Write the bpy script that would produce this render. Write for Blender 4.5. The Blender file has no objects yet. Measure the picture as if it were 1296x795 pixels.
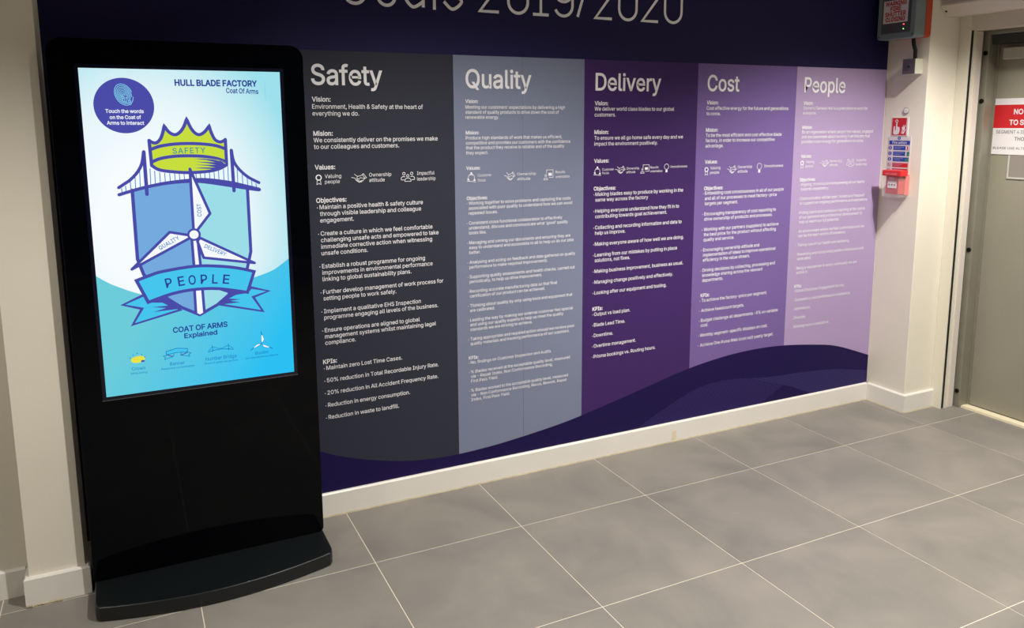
import bpy, bmesh, math, random
from mathutils import Vector, Matrix

# ------------------------------------------------------------------ camera, world, lights, exposure
C = bpy.context.scene.collection
CAM_LOC = Vector((0.2157, -3.0988, 1.5949))
YAW, PIT, ROL = 0.4526, 0.1557, -0.0051
FOC, PX, PY = 1009.63, 646.78, 313.35
fwd = Vector((math.sin(YAW)*math.cos(PIT), math.cos(YAW)*math.cos(PIT), -math.sin(PIT)))
rgt = fwd.cross(Vector((0, 0, 1))).normalized(); upv = rgt.cross(fwd)
c_, s_ = math.cos(ROL), math.sin(ROL)
RGT = rgt*c_ + upv*s_; UPV = upv*c_ - rgt*s_
cd = bpy.data.cameras.new('camera'); cam = bpy.data.objects.new('camera', cd); C.objects.link(cam)
m = Matrix((RGT, UPV, -fwd)).transposed().to_4x4(); m.translation = CAM_LOC; cam.matrix_world = m
cd.sensor_width = 36; cd.lens = FOC/1296*36
cd.shift_x = (648-PX)/1296; cd.shift_y = (PY-397.5)/1296; cd.clip_start = 0.02
bpy.context.scene.camera = cam

w = bpy.data.worlds.new('world'); bpy.context.scene.world = w; w.use_nodes = True
w.node_tree.nodes['Background'].inputs[0].default_value = (0.8, 0.85, 1, 1)
w.node_tree.nodes['Background'].inputs[1].default_value = 0.05

vs = bpy.context.scene.view_settings
vs.view_transform = 'Standard'; vs.look = 'None'; vs.gamma = 1; vs.use_curve_mapping = False
vs.exposure = 0.0

def spot(name, loc, power, size=130, blend=0.55, col=(1, 0.955, 0.885), rad=0.028, tgt=None):
    l = bpy.data.lights.new(name, 'SPOT'); l.energy = power; l.spot_size = math.radians(size); l.spot_blend = blend
    l.color = col; l.shadow_soft_size = rad
    o = bpy.data.objects.new(name, l); o.location = loc; C.objects.link(o)
    if tgt: o.rotation_euler = (Vector(tgt)-Vector(loc)).to_track_quat('-Z', 'Y').to_euler()
    return o
# recessed ceiling downlights (ceiling at 2.75 m), one row near the mural, others deeper in the room
LIGHTS = [(-0.9, -1.3, 52, 120), (1.4, -1.6, 215, 140), (3.5, -1.28, 245, 124),
          (-1.2, -3.6, 85, 120), (1.2, -3.6, 100, 120), (3.3, -3.6, 140, 120)]
for x, y, p, sz_ in LIGHTS:
    spot('downlight', (x, y, 2.66), p, size=sz_, blend=0.6)

# ------------------------------------------------------------------ helpers
def srgb(r, g, b):
    f = lambda c: (c/255/12.92) if c/255 <= 0.04045 else ((c/255+0.055)/1.055)**2.4
    return (f(r), f(g), f(b), 1)

MATS = {}
def mat(name, col, rough=0.5, metal=0.0, spec=0.5, noise=0.0, nscale=8, bump=0.0, bscale=120, coat=0.0, alpha=None, trans=0.0):
    if name in MATS: return MATS[name]
    mt = bpy.data.materials.new(name); mt.use_nodes = True; nt = mt.node_tree; b = nt.nodes['Principled BSDF']
    b.inputs['Base Color'].default_value = col; b.inputs['Roughness'].default_value = rough
    b.inputs['Metallic'].default_value = metal; b.inputs['Specular IOR Level'].default_value = spec
    b.inputs['Coat Weight'].default_value = coat; b.inputs['Transmission Weight'].default_value = trans
    if noise or bump:
        tc = nt.nodes.new('ShaderNodeTexCoord')
    if noise:
        n = nt.nodes.new('ShaderNodeTexNoise'); n.inputs['Scale'].default_value = nscale; n.inputs['Detail'].default_value = 5
        nt.links.new(tc.outputs['Object'], n.inputs['Vector'])
        mr = nt.nodes.new('ShaderNodeMapRange'); mr.inputs['From Min'].default_value = 0.3; mr.inputs['From Max'].default_value = 0.7
        mr.inputs['To Min'].default_value = 1-noise; mr.inputs['To Max'].default_value = 1+noise
        nt.links.new(n.outputs['Fac'], mr.inputs['Value'])
        mx = nt.nodes.new('ShaderNodeVectorMath'); mx.operation = 'SCALE'; mx.inputs[0].default_value = col[:3]
        nt.links.new(mr.outputs[0], mx.inputs['Scale']); nt.links.new(mx.outputs[0], b.inputs['Base Color'])
    if bump:
        n2 = nt.nodes.new('ShaderNodeTexNoise'); n2.inputs['Scale'].default_value = bscale; n2.inputs['Detail'].default_value = 3
        nt.links.new(tc.outputs['Object'], n2.inputs['Vector'])
        bp = nt.nodes.new('ShaderNodeBump'); bp.inputs['Strength'].default_value = bump; bp.inputs['Distance'].default_value = 0.002
        nt.links.new(n2.outputs['Fac'], bp.inputs['Height']); nt.links.new(bp.outputs[0], b.inputs['Normal'])
    MATS[name] = mt; return mt

def emis(name, col, strength=1.0):
    if name in MATS: return MATS[name]
    mt = bpy.data.materials.new(name); mt.use_nodes = True; nt = mt.node_tree; nt.nodes.clear()
    e = nt.nodes.new('ShaderNodeEmission'); o = nt.nodes.new('ShaderNodeOutputMaterial')
    e.inputs[0].default_value = col; e.inputs[1].default_value = strength
    nt.links.new(e.outputs[0], o.inputs[0]); MATS[name] = mt; return mt

def un(u, v, ax, c):
    """point of the plane <axis ax> = c that the photograph shows at pixel (u, v)"""
    d = RGT*((u-PX)/FOC) - UPV*((v-PY)/FOC) + fwd
    t = (c-CAM_LOC[ax])/d[ax]
    return CAM_LOC + d*t

class MB:
    def __init__(s): s.v = []; s.f = []; s.mi = []; s.m = []
    def midx(s, m):
        if m not in s.m: s.m.append(m)
        return s.m.index(m)
    def add(s, vs_, fs, m):
        k = len(s.v); s.v += [tuple(p) for p in vs_]; i = s.midx(m)
        for f in fs: s.f.append(tuple(k+q for q in f)); s.mi.append(i)
    def box(s, lo, hi, m):
        (a, b, c), (d, e, f) = lo, hi
        s.add([(a,b,c),(d,b,c),(d,e,c),(a,e,c),(a,b,f),(d,b,f),(d,e,f),(a,e,f)],
              [(0,3,2,1),(4,5,6,7),(0,1,5,4),(1,2,6,5),(2,3,7,6),(3,0,4,7)], m)
    def prism(s, pts, dvec, m):
        """closed polygon pts (3D) extruded by dvec"""
        n = len(pts); d = Vector(dvec); p = [Vector(q) for q in pts]
        nrm = Vector((0,0,0))
        for i in range(n): nrm += p[i].cross(p[(i+1) % n])
        if nrm.dot(d) > 0: p.reverse()
        s.add(p+[q+d for q in p], [tuple(range(n)), tuple(range(2*n-1, n-1, -1))]+[(i, i+n, (i+1) % n+n, (i+1) % n) for i in range(n)], m)
    def cyl(s, a, b, r, m, n=16, r2=None):
        a, b = Vector(a), Vector(b); d = (b-a).normalized(); r2 = r if r2 is None else r2
        t = d.cross(Vector((0,0,1))); t = t.normalized() if t.length > 1e-3 else Vector((1,0,0)); q = d.cross(t)
        A = [a+(t*math.cos(k*2*math.pi/n)+q*math.sin(k*2*math.pi/n))*r for k in range(n)]
        B = [b+(t*math.cos(k*2*math.pi/n)+q*math.sin(k*2*math.pi/n))*r2 for k in range(n)]
        s.add(A+B, [tuple(range(n-1,-1,-1)), tuple(range(n, 2*n))]+[(i,(i+1)%n,(i+1)%n+n,i+n) for i in range(n)], m)
    def build(s, name, parent=None, bevel=0, seg=2, smooth=False):
        me = bpy.data.meshes.new(name); me.from_pydata(s.v, [], s.f); me.update()
        for m_ in s.m: me.materials.append(m_)
        me.polygons.foreach_set('material_index', s.mi)
        if smooth: me.polygons.foreach_set('use_smooth', [True]*len(me.polygons))
        o = bpy.data.objects.new(name, me); C.objects.link(o)
        if bevel:
            b = o.modifiers.new('bevel', 'BEVEL'); b.width = bevel; b.segments = seg; b.limit_method = 'ANGLE'; b.angle_limit = math.radians(40)
        if parent is not None:
            o.parent = parent; o.matrix_parent_inverse = parent_inv(parent)
        return o

def parent_inv(p):      # every mesh is built in world coordinates; only the root Empty is displaced
    return Matrix.Translation(p.location).inverted() if p.type == 'EMPTY' else Matrix.Identity(4)

def thing(name, label, cat, loc=(0,0,0), group=None):
    o = bpy.data.objects.new(name, None); o.empty_display_size = 0.05; C.objects.link(o); o.location = loc
    o['label'] = label; o['category'] = cat
    if group: o['group'] = group
    return o
def tag(o, label, cat, group=None):
    o['label'] = label; o['category'] = cat
    if group: o['group'] = group
    return o
def structure(o): o['kind'] = 'structure'; return o

# flat drawing surface: origin O, R to the right, U up, N towards the viewer
class Sheet:
    def __init__(s, O, R, U, px=None):
        s.O, s.R, s.U = Vector(O), Vector(R), Vector(U); s.N = s.R.cross(s.U)
        s.px = px
    def p(s, x, y, lift=0): return s.O + s.R*x + s.U*y + s.N*lift
    def loc(s, P): d = Vector(P)-s.O; return (d.dot(s.R), d.dot(s.U))
    def fromp(s, u, v):
        ax = max(range(3), key=lambda i: abs(s.N[i])); return s.loc(un(u, v, ax, s.O[ax]))
    def fp(s, ox, oy, k, pts): return [s.fromp(ox+a/k, oy+b/k) for a, b in pts]

def poly(mb, sh, pts, m, lift):
    # ear clipping through bmesh keeps concave outlines right
    bm = bmesh.new(); vs_ = [bm.verts.new((x, y, 0)) for x, y in pts]
    f = bm.faces.new(vs_); f.normal_update()
    if f.normal.z < 0: f.normal_flip()
    bmesh.ops.triangulate(bm, faces=[f], ngon_method='EAR_CLIP')
    bm.verts.index_update()
    mb.add([sh.p(v.co.x, v.co.y, lift) for v in bm.verts], [tuple(v.index for v in f.verts) for f in bm.faces], m); bm.free()

def smooth_path(pts, n=6, closed=False):
    if len(pts) < 3: return list(pts)
    out = []; P = list(pts); N = len(P)
    rng = range(N if closed else N-1)
    for i in rng:
        p0 = P[(i-1) % N] if closed or i > 0 else P[0]; p1 = P[i % N]; p2 = P[(i+1) % N]
        p3 = P[(i+2) % N] if closed or i+2 < N else P[-1]
        for k in range(n):
            t = k/n
            out.append(tuple(0.5*((2*p1[j])+(-p0[j]+p2[j])*t+(2*p0[j]-5*p1[j]+4*p2[j]-p3[j])*t*t+(-p0[j]+3*p1[j]-3*p2[j]+p3[j])*t**3) for j in (0,1)))
    if not closed: out.append(tuple(P[-1]))
    return out

def stroke(mb, sh, pts, wd, m, lift, closed=False, caps=True):
    """ribbon with mitred joints and round ends; wd a number or one width per point"""
    P = [Vector(p) for p in pts]; n = len(P)
    W = [wd]*n if not isinstance(wd, (list, tuple)) else wd
    L = []; R_ = []
    for i in range(n):
        a = P[(i-1) % n] if (closed or i) else None; b = P[(i+1) % n] if (closed or i < n-1) else None
        d1 = (P[i]-a).normalized() if a is not None and (P[i]-a).length > 1e-9 else None
        d2 = (b-P[i]).normalized() if b is not None and (b-P[i]).length > 1e-9 else None
        d1 = d1 or d2; d2 = d2 or d1
        if d1 is None: d1 = d2 = Vector((1, 0))
        n1 = Vector((-d1.y, d1.x)); n2 = Vector((-d2.y, d2.x)); h = n1+n2
        h = n1 if h.length < 1e-4 else h.normalized()
        k = min(1/max(h.dot(n1), 0.35), 1.8)*W[i]/2
        L.append(P[i]+h*k); R_.append(P[i]-h*k)
    k = n
    vs_ = [sh.p(q.x, q.y, lift) for q in L]+[sh.p(q.x, q.y, lift) for q in R_]
    fs = [(i+n, (i+1) % n+n, (i+1) % n, i) for i in range(n if closed else n-1)]
    mb.add(vs_, fs, m)
    if caps and not closed:
        for q, w_ in ((P[0], W[0]), (P[-1], W[-1])): disc(mb, sh, q, w_/2, m, lift+0.00002, 10)

def disc(mb, sh, c, r, m, lift, n=32, ry=None, rot=0):
    ry = r if ry is None else ry; c0, s0 = math.cos(rot), math.sin(rot)
    v = []
    for k in range(n):
        x, y = r*math.cos(2*math.pi*k/n), ry*math.sin(2*math.pi*k/n); v.append(sh.p(c[0]+x*c0-y*s0, c[1]+x*s0+y*c0, lift))
    mb.add(v, [tuple(range(n))], m)
def ring(mb, sh, c, r, wd, m, lift, n=24, ry=None):
    ry = ry or r
    stroke(mb, sh, [(c[0]+r*math.cos(2*math.pi*k/n), c[1]+ry*math.sin(2*math.pi*k/n)) for k in range(n)], wd, m, lift, closed=True)
def rect(mb, sh, x0, y0, x1, y1, m, lift): mb.add([sh.p(x0,y0,lift), sh.p(x1,y0,lift), sh.p(x1,y1,lift), sh.p(x0,y1,lift)], [(0,1,2,3)], m)

# outlines of a plain grotesque letter face: character, advance, contours (thousandths)
GLYPHS = {}
for ln in '''
% 676 175,283_146,286_121,297_101,314_86,335_78,360_75,388_75,412_78,440_87,464_101,486_121,503_146,513_175,517_206,513_230,503_250,486_264,464_273,440_276,412_276,388_273,360_264,335_250,314_230,297_205,286;175,327_198,332_212,346_221,365_223,388_223,412_213,454_198,468_175,473_153,468_138,454_130,435_127,412_127,388_130,365_138,346_153,332;501,-10_471,-6_446,5_426,21_412,43_403,68_400,95_400,120_403,147_412,172_427,194_447,210_471,221_501,225_531,221_556,210_576,194_590,172_598,147_601,120_601,95_598,68_589,43_575,21_555,5_531,-6;501,35_523,39_538,53_546,73_549,95_549,120_538,162_524,176_501,180_479,176_464,162_456,142_453,120_453,95_455,73_464,53_479,39;132,0_482,509_540,509_191,0
& 448 197,-7_150,-2_110,12_78,34_54,62_39,96_34,133_37,163_47,189_85,235_140,279_216,335_237,352_255,375_262,405_258,427_245,445_226,457_201,461_168,453_145,431_137,399_145,363_169,327_204,284_438,0_364,0_171,231_121,293_87,344_78,370_75,398_79,430_91,458_109,481_134,499_165,510_200,513_235,510_266,499_290,482_308,459_320,433_324,404_315,362_291,325_256,293_154,217_110,174_100,154_97,131_100,108_109,87_124,70_143,57_166,49_193,46_223,50_251,59_301,95_321,121_336,151_346,186_349,224_408,224_405,180_397,144_371,92_345,62_333,47_305,23_271,7_234,-3
' 206 78,318_70,509_136,509_128,318
( 273 89,207_101,324_132,441_177,539_236,539_191,428_161,313_151,207_160,115_188,16_236,-96_177,-96_139,-21_111,55_95,131
) 273 37,-96_86,18_113,116_122,207_112,313_82,428_37,539_97,539_142,441_173,323_184,207_178,130_161,53_134,-22_97,-96
, 188 38,-119_68,71_137,71_84,-119
- 453 337,244_337,188_114,188_114,244
. 188 95,-4_78,-1_63,9_53,24_50,41_53,59_63,73_78,83_95,87_113,83_128,73_138,59_141,41_138,24_128,9_113,-1
/ 249 235,533_71,-76_14,-76_178,533
0 453 227,-7_174,1_130,24_95,62_69,113_53,178_48,254_53,330_69,395_95,447_130,484_174,508_227,516_279,508_323,484_358,447_384,395_400,330_405,254_400,178_384,113_359,62_323,24_279,1;227,50_261,56_290,74_313,103_330,144_340,194_344,254_340,314_330,365_313,405_290,435_261,453_227,460_192,453_163,435_140,405_123,365_113,314_109,254_113,194_123,144_140,103_163,74_192,56
1 453 76,0_76,55_391,55_391,0;276,509_276,0_212,0_212,448_209,448_86,358_86,427_198,509
2 453 64,0_64,47_234,229_282,282_311,327_320,371_317,397_308,419_293,436_273,449_224,460_196,457_172,447_153,433_139,413_130,390_127,362_66,362_71,405_86,442_111,473_143,496_182,511_225,516_268,511_306,497_337,474_361,445_376,411_381,372_371,318_336,259_267,180_153,60_153,57_389,57_389,0
3 453 218,-7_173,-3_133,10_98,30_70,57_52,91_44,132_109,132_115,107_126,87_144,71_165,59_219,50_275,61_297,74_315,93_325,116_329,145_326,172_316,196_299,217_275,234_242,244_201,248_157,248_157,299_288,448_288,452_70,452_70,509_372,509_372,461_211,278_211,289_264,288_308,276_344,253_371,222_387,186_393,145_387,103_370,66_344,36_309,12_266,-2
4 453 40,105_40,158_247,509_311,509_109,166_109,163_413,163_413,105;282,0_282,121_282,146_282,318_343,318_343,0
5 453 221,-7_178,-2_140,11_108,32_83,60_66,93_60,130_122,130_127,108_138,89_173,60_221,50_250,53_276,64_298,82_314,104_324,131_328,162_324,193_314,221_297,244_275,262_248,273_218,277_167,268_128,246_67,253_96,509_366,509_366,452_151,452_134,301_136,301_178,325_229,334_263,330_294,321_321,306_345,285_364,260_379,231_388,199_391,163_385,117_369,76_343,41_309,15_268,-1
6 453 226,-7_182,-1_142,15_109,40_84,74_69,115_64,162_68,199_80,239_137,340_252,509_322,509_151,261_145,261_165,288_196,307_235,314_278,309_316,295_346,271_370,240_384,201_389,157_384,112_368,73_343,39_310,14_271,-2;226,48_254,52_279,63_299,79_314,101_324,128_327,157_324,187_314,213_299,235_279,251_254,262_226,265_198,262_174,252_153,235_138,214_128,188_125,158_128,128_138,102_153,79_174,63_198,52
7 453 97,0_323,448_323,452_62,452_62,509_391,509_391,449_165,0
8 453 226,-7_178,-2_136,11_101,33_74,62_57,96_52,135_55,166_65,195_81,220_101,241_125,256_153,265_153,267_119,282_93,308_76,342_70,380_75,417_90,450_114,477_146,498_184,511_226,516_269,511_306,498_337,477_361,450_377,417_382,380_376,342_359,308_333,282_300,267_300,265_327,256_351,241_372,220_387,195_397,166_401,135_395,96_378,62_352,33_317,11_275,-2;226,49_258,52_285,60_307,74_323,91_333,113_337,139_333,165_322,189_305,208_283,223_256,232_226,235_196,232_169,223_147,208_130,189_119,165_115,139_119,113_129,91_145,74_167,60_195,52;226,290_274,300_293,313_307,330_316,351_319,376_316,399_308,420_294,437_275,449_226,460_177,449_159,437_145,420_136,399_133,376_136,351_145,330_159,313_178,300
9 453 226,516_271,510_310,494_343,468_368,434_384,393_389,347_385,309_373,270_315,168_200,0_130,0_301,248_307,248_287,221_257,202_218,195_175,199_137,214_106,237_83,269_68,307_64,352_69,397_85,436_110,469_143,494_182,510;226,460_199,457_174,446_154,429_138,407_129,381_125,352_129,322_138,295_154,274_174,257_199,247_226,243_254,247_279,257_299,273_314,295_324,321_327,350_324,381_314,407_299,429_279,446_254,457
: 188 95,-4_78,-1_63,9_53,24_50,41_53,59_63,73_78,83_95,87_113,83_128,73_138,59_141,41_138,24_128,9_113,-1;95,271_78,274_63,284_53,299_50,316_53,334_63,349_78,359_95,362_113,359_128,349_138,334_141,316_138,299_128,284_113,274
; 188 38,-119_68,71_137,71_84,-119;103,271_86,274_71,284_61,299_58,316_61,334_71,349_86,359_103,362_121,359_136,349_146,334_149,316_146,299_136,284_121,274
A 480 16,0_201,509_276,509_463,0_395,0_287,302_264,372_232,478_245,478_213,371_191,302_85,0;110,142_110,199_370,199_370,142
B 456 60,0_60,509_241,509_289,504_329,491_359,469_381,442_394,410_398,374_395,344_387,320_356,286_315,267_315,262_339,257_363,245_385,227_402,203_414,173_418,136_413,100_400,67_377,39_344,18_301,4_247,0;125,57_245,57_296,63_330,80_349,105_355,137_352,161_342,184_327,203_306,218_279,228_248,231_125,231;125,285_238,285_288,296_308,309_323,326_333,348_336,372_330,403_313,429_283,446_240,452_125,452
C 510 267,-7_205,1_150,25_104,63_70,115_48,179_40,254_48,329_70,393_104,445_150,484_205,508_267,516_340,504_373,490_402,471_427,447_448,418_463,385_473,348_408,348_389,395_357,428_315,449_267,456_223,450_184,432_150,403_125,364_109,314_103,254_109,194_125,145_151,105_184,76_223,59_267,53_315,60_357,81_389,114_408,160_473,160_463,124_448,91_428,62_402,38_373,19_341,5_305,-4
D 502 219,0_96,0_96,57_215,57_272,63_318,81_354,110_379,149_394,198_399,255_394,312_379,361_354,399_320,428_275,446_221,452_93,452_93,509_225,509_294,501_353,478_399,441_433,391_455,329_462,255_455,181_433,119_398,68_351,31_291,8;125,509_125,0_60,0_60,509
E 419 60,0_60,509_372,509_372,452_125,452_125,286_355,286_355,229_125,229_125,57_375,57_375,0
F 410 60,0_60,509_369,509_369,452_125,452_125,278_346,278_346,221_125,221_125,0
G 520 269,-7_205,1_149,25_104,64_69,116_47,179_40,254_47,329_69,393_103,445_149,484_203,508_265,516_304,513_340,504_374,489_403,469_429,445_449,416_465,384_474,349_408,349_387,393_356,427_315,448_265,456_222,450_183,432_150,404_125,364_109,314_103,254_109,194_125,145_151,105_184,76_224,59_269,53_309,57_345,71_374,93_396,123_410,160_415,202_434,199_283,199_283,256_478,256_478,200_471,141_451,91_419,50_377,19_326,0
H 517 60,0_60,509_125,509_125,289_392,289_392,509_457,509_457,0_392,0_392,232_125,232_125,0
I 301 31,0_31,57_118,57_118,452_31,452_31,509_269,509_269,452_183,452_183,57_269,57_269,0
J 396 185,-7_124,3_75,33_44,81_33,145_33,173_98,173_98,145_104,104_122,74_149,56_185,50_220,56_248,74_266,104_272,145_272,509_336,509_336,145_326,81_294,33_246,3
K 467 104,145_104,216_139,261_174,303_212,344_364,509_448,509_231,276_228,276;60,0_60,509_125,509_125,334_124,225_125,193_125,0;372,0_188,259_228,309_449,0
L 393 60,0_60,509_125,509_125,57_361,57_361,0
M 628 60,0_60,509_152,509_277,187_287,159_299,123_311,84_322,49_307,49_318,83_330,121_342,158_352,187_476,509_568,509_568,0_504,0_504,291_504,327_505,369_506,413_507,457_513,457_498,409_482,363_467,322_456,291_342,0_286,0_170,291_159,321_145,361_129,408_112,457_119,457_120,416_121,372_122,328_122,291_122,0
N 523 60,0_60,509_136,509_343,183_363,151_388,107_414,55_405,54_401,108_399,157_399,195_399,509_463,509_463,0_387,0_202,290_177,331_148,381_108,452_119,454_122,384_124,328_125,291_125,0
O 533 267,-7_205,1_150,25_105,63_70,115_48,179_40,254_48,329_70,393_105,445_150,484_205,508_267,516_329,508_384,484_429,445_464,393_486,329_493,254_486,179_464,115_429,63_384,25_329,1;267,53_310,59_349,76_383,105_408,144_425,194_430,254_425,314_408,365_383,404_349,433_310,450_267,456_223,450_184,433_151,404_125,364_109,314_103,254_109,194_125,144_151,105_184,76_223,59
P 445 60,0_60,509_235,509_289,503_332,487_366,462_390,430_404,391_409,348_404,304_390,265_366,233_332,207_289,191_235,186_109,186_109,242_233,242_269,246_297,256_318,272_333,294_342,319_344,348_342,376_333,402_318,423_297,439_268,449_232,452_125,452_125,0
Q 533 245,159_313,159_369,85_384,65_468,-48_401,-48_346,27_331,46;267,-7_205,1_150,25_105,63_70,115_48,179_40,254_48,329_70,393_105,445_150,484_205,508_267,516_329,508_384,484_429,445_464,393_486,329_493,254_486,179_464,115_429,63_384,25_329,1;267,53_310,59_349,76_383,105_408,144_425,194_430,254_425,314_408,365_383,404_349,433_310,450_267,456_223,450_184,433_151,404_125,364_109,314_103,254_109,194_125,144_151,105_184,76_223,59
R 449 60,0_60,509_236,509_290,504_333,489_367,465_390,433_405,395_409,352_405,309_390,271_367,240_333,217_289,203_236,198_96,198_96,255_234,255_269,258_298,267_319,281_334,300_342,324_345,352_342,380_334,405_319,425_298,440_269,449_233,452_125,452_125,0;353,0_230,229_303,229_428,0
S 447 224,-9_172,-4_128,9_91,31_64,60_46,96_38,137_104,137_110,110_123,88_142,71_166,59_224,49_257,52_286,60_311,74_329,92_341,114_346,139_342,161_332,179_296,205_245,222_184,239_128,260_86,289_60,326_52,372_58,413_75,448_102,476_138,498_180,511_227,516_275,511_316,498_351,476_377,449_394,415_401,378_337,378_326,412_302,437_267,453_225,459_194,456_167,448_145,435_129,418_118,398_115,376_119,352_131,334_169,308_212,293_264,279_312,264_359,238_395,198_405,171_408,139_403,99_386,64_360,34_323,11_278,-4
T 449 32,452_32,509_417,509_417,452_257,452_257,0_193,0_193,452
U 517 259,-8_203,-2_154,15_114,43_85,80_66,124_60,173_60,509_124,509_124,178_128,144_141,113_160,87_187,68_220,56_259,52_298,56_331,68_357,87_377,113_389,144_393,178_393,509_457,509_457,173_451,124_433,80_403,43_363,15_315,-2
V 480 204,0_16,509_84,509_192,206_215,137_248,31_235,31_267,138_290,206_395,509_463,509_278,0
W 686 155,0_16,509_82,509_163,196_175,145_187,94_197,40_189,40_200,94_211,145_224,196_306,509_380,509_462,196_474,145_486,94_497,40_488,40_499,94_510,145_523,196_603,509_670,509_530,0_455,0_368,323_351,391_336,475_350,475_335,395_318,323_230,0
X 474 18,0_217,284_217,236_29,509_104,509_178,400_204,361_223,329_243,292_232,292_252,329_272,361_298,400_374,509_446,509_259,239_259,287_456,0_382,0_292,129_268,165_250,195_230,231_244,231_225,196_206,166_182,129_91,0
Y 472 203,0_203,208_16,509_91,509_192,344_222,292_250,230_224,230_251,293_280,344_381,509_455,509_268,208_268,0
Z 438 42,0_42,46_273,385_306,431_341,476_348,454_285,452_223,452_40,452_40,509_397,509_397,462_169,129_134,81_97,33_90,54_152,57_214,57_399,57_399,0
a 389 160,-9_126,-5_94,5_68,22_48,45_35,73_30,108_34,138_43,161_58,179_78,193_125,211_178,220_234,227_265,235_273,243_276,255_276,257_267,297_240,322_196,331_149,322_118,301_100,274_41,291_57,322_79,346_104,364_133,375_194,384_239,379_286,360_306,343_322,320_333,290_337,251_337,0_277,0_277,52_272,52_252,25_215,1;170,45_202,49_228,59_248,74_263,93_272,115_276,138_276,190_259,182_231,176_200,171_175,168_134,159_103,139_95,124_92,105_102,72_130,52
b 424 229,-8_198,-5_172,4_138,31_118,59_112,59_112,0_53,0_53,509_114,509_114,319_118,319_137,346_171,373_197,381_229,384_274,378_313,361_345,332_370,293_385,245_390,189_385,133_370,84_346,45_313,16_274,-2;220,47_253,51_279,66_301,88_316,117_325,151_328,189_325,227_316,261_301,290_280,311_253,325_220,330_188,325_161,312_140,291_125,263_116,229_113,189_116,150_125,115_140,86_162,65_188,51
c 396 207,-8_159,-2_117,16_82,46_56,85_40,133_34,187_40,243_56,291_82,330_117,360_159,378_207,384_260,377_305,356_340,322_362,277_303,262_290,289_270,311_242,325_207,330_173,325_145,310_124,287_108,258_99,224_96,187_99,151_108,117_124,89_145,66_173,51_207,46_243,52_271,66_292,89_304,117_363,102_341,56_306,21_261,-1
d 424 195,-8_151,-2_111,16_79,45_55,84_39,133_34,189_39,245_55,293_79,332_112,361_151,378_196,384_228,381_253,373_287,346_306,319_311,319_311,509_372,509_372,0_313,0_313,59_307,59_287,31_252,4_227,-5;205,47_236,51_263,65_284,86_299,115_309,150_312,189_309,229_300,263_284,291_263,312_237,325_205,330_172,325_145,311_124,290_108,261_99,227_96,189_99,151_109,117_124,88_145,66_172,51
e 404 212,-8_161,-2_117,16_82,46_56,85_40,132_34,187_39,242_55,290_81,329_115,359_157,378_205,384_266,374_294,361_319,341_341,315_357,282_368,242_371,194_371,169_75,169_75,221_338,221_310,202_307,237_298,269_283,294_263,314_237,326_205,330_173,326_146,313_125,294_109,270_99,241_96,211_96,178_100,139_110,106_128,80_151,61_179,50_212,46_254,53_285,73_306,105_365,91_353,63_335,39_311,19_283,4_249,-5
f 254 228,379_228,327_6,327_6,379;81,0_81,432_84,461_96,486_113,505_135,519_187,530_222,527_243,521_227,468_215,472_195,474_171,470_154,460_145,443_142,419_142,0
g 425 207,-151_168,-148_134,-140_82,-110_51,-69_101,-41_122,-66_154,-88_207,-97_249,-92_282,-75_304,-47_311,-6_311,68_306,68_287,41_252,16_227,8_195,5_152,10_113,27_80,53_55,90_39,136_34,191_39,246_55,293_80,332_112,361_152,378_196,384_228,382_253,373_288,346_308,319_313,319_313,379_372,379_372,-9_367,-54_350,-90_324,-117_291,-136_251,-147;205,59_237,63_264,75_285,95_300,121_309,154_312,193_309,231_300,264_285,291_264,312_237,325_205,330_172,325_145,312_124,290_109,262_99,229_96,193_99,155_109,123_124,96_145,76_172,63
h 410 114,227_114,0_53,0_53,509_114,509_114,287_102,287_124,332_152,362_187,379_227,384_264,380_295,369_321,349_341,321_353,285_357,240_357,0_296,0_296,235_290,275_273,304_246,323_210,329_184,326_161,317_141,303_126,283_117,257
i 167 53,0_53,379_114,379_114,0;84,443_67,446_54,455_44,468_41,483_44,499_54,512_67,521_84,524_100,521_114,512_123,499_126,483_123,468_114,455_100,446
j 167 53,379_114,379_114,-30_111,-63_102,-90_86,-113_65,-129_37,-139_4,-143_-10,-143_-10,-87_2,-87_25,-83_40,-72_50,-54_53,-29;83,443_67,446_53,455_44,468_41,483_44,499_53,512_67,521_83,524_100,521_114,512_123,499_126,483_123,468_114,455_100,446
k 381 110,137_110,212_121,212_284,379_360,379_184,199_177,199;53,0_53,509_114,509_114,0;294,0_148,186_191,229_372,0
l 189 139,-2_101,3_74,20_58,47_53,84_53,509_114,509_114,99_120,62_130,54_146,52_160,53_170,54_181,3_162,-1
m 610 53,0_53,379_112,379_112,295_108,295_118,323_132,346_172,376_219,386_257,380_287,361_309,331_321,295_312,295_322,321_337,343_381,375_437,386_468,383_497,372_522,354_541,328_553,296_557,255_557,0_496,0_496,254_490,289_473,313_447,326_419,330_395,328_374,320_345,290_335,247_335,0_274,0_274,260_269,288_253,311_229,326_199,330_158,320_140,307_126,289_117,266_114,238_114,0
n 410 114,227_114,0_53,0_53,379_112,379_112,287_102,287_124,332_152,362_187,379_227,384_264,380_295,369_321,349_341,321_353,285_357,240_357,0_296,0_296,235_290,275_273,304_246,323_210,329_184,326_161,317_141,303_126,283_117,257
o 415 207,-8_159,-2_117,16_82,46_56,85_40,133_34,187_40,243_56,291_82,330_117,360_159,378_207,384_256,378_299,360_333,330_359,291_376,243_381,187_376,133_359,85_333,46_299,16_256,-2;207,46_242,51_270,66_292,89_307,117_316,151_319,187_316,224_307,258_292,287_270,310_242,325_207,330_173,325_145,310_124,287_108,258_99,224_96,187_99,151_108,117_124,89_145,66_173,51
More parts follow.
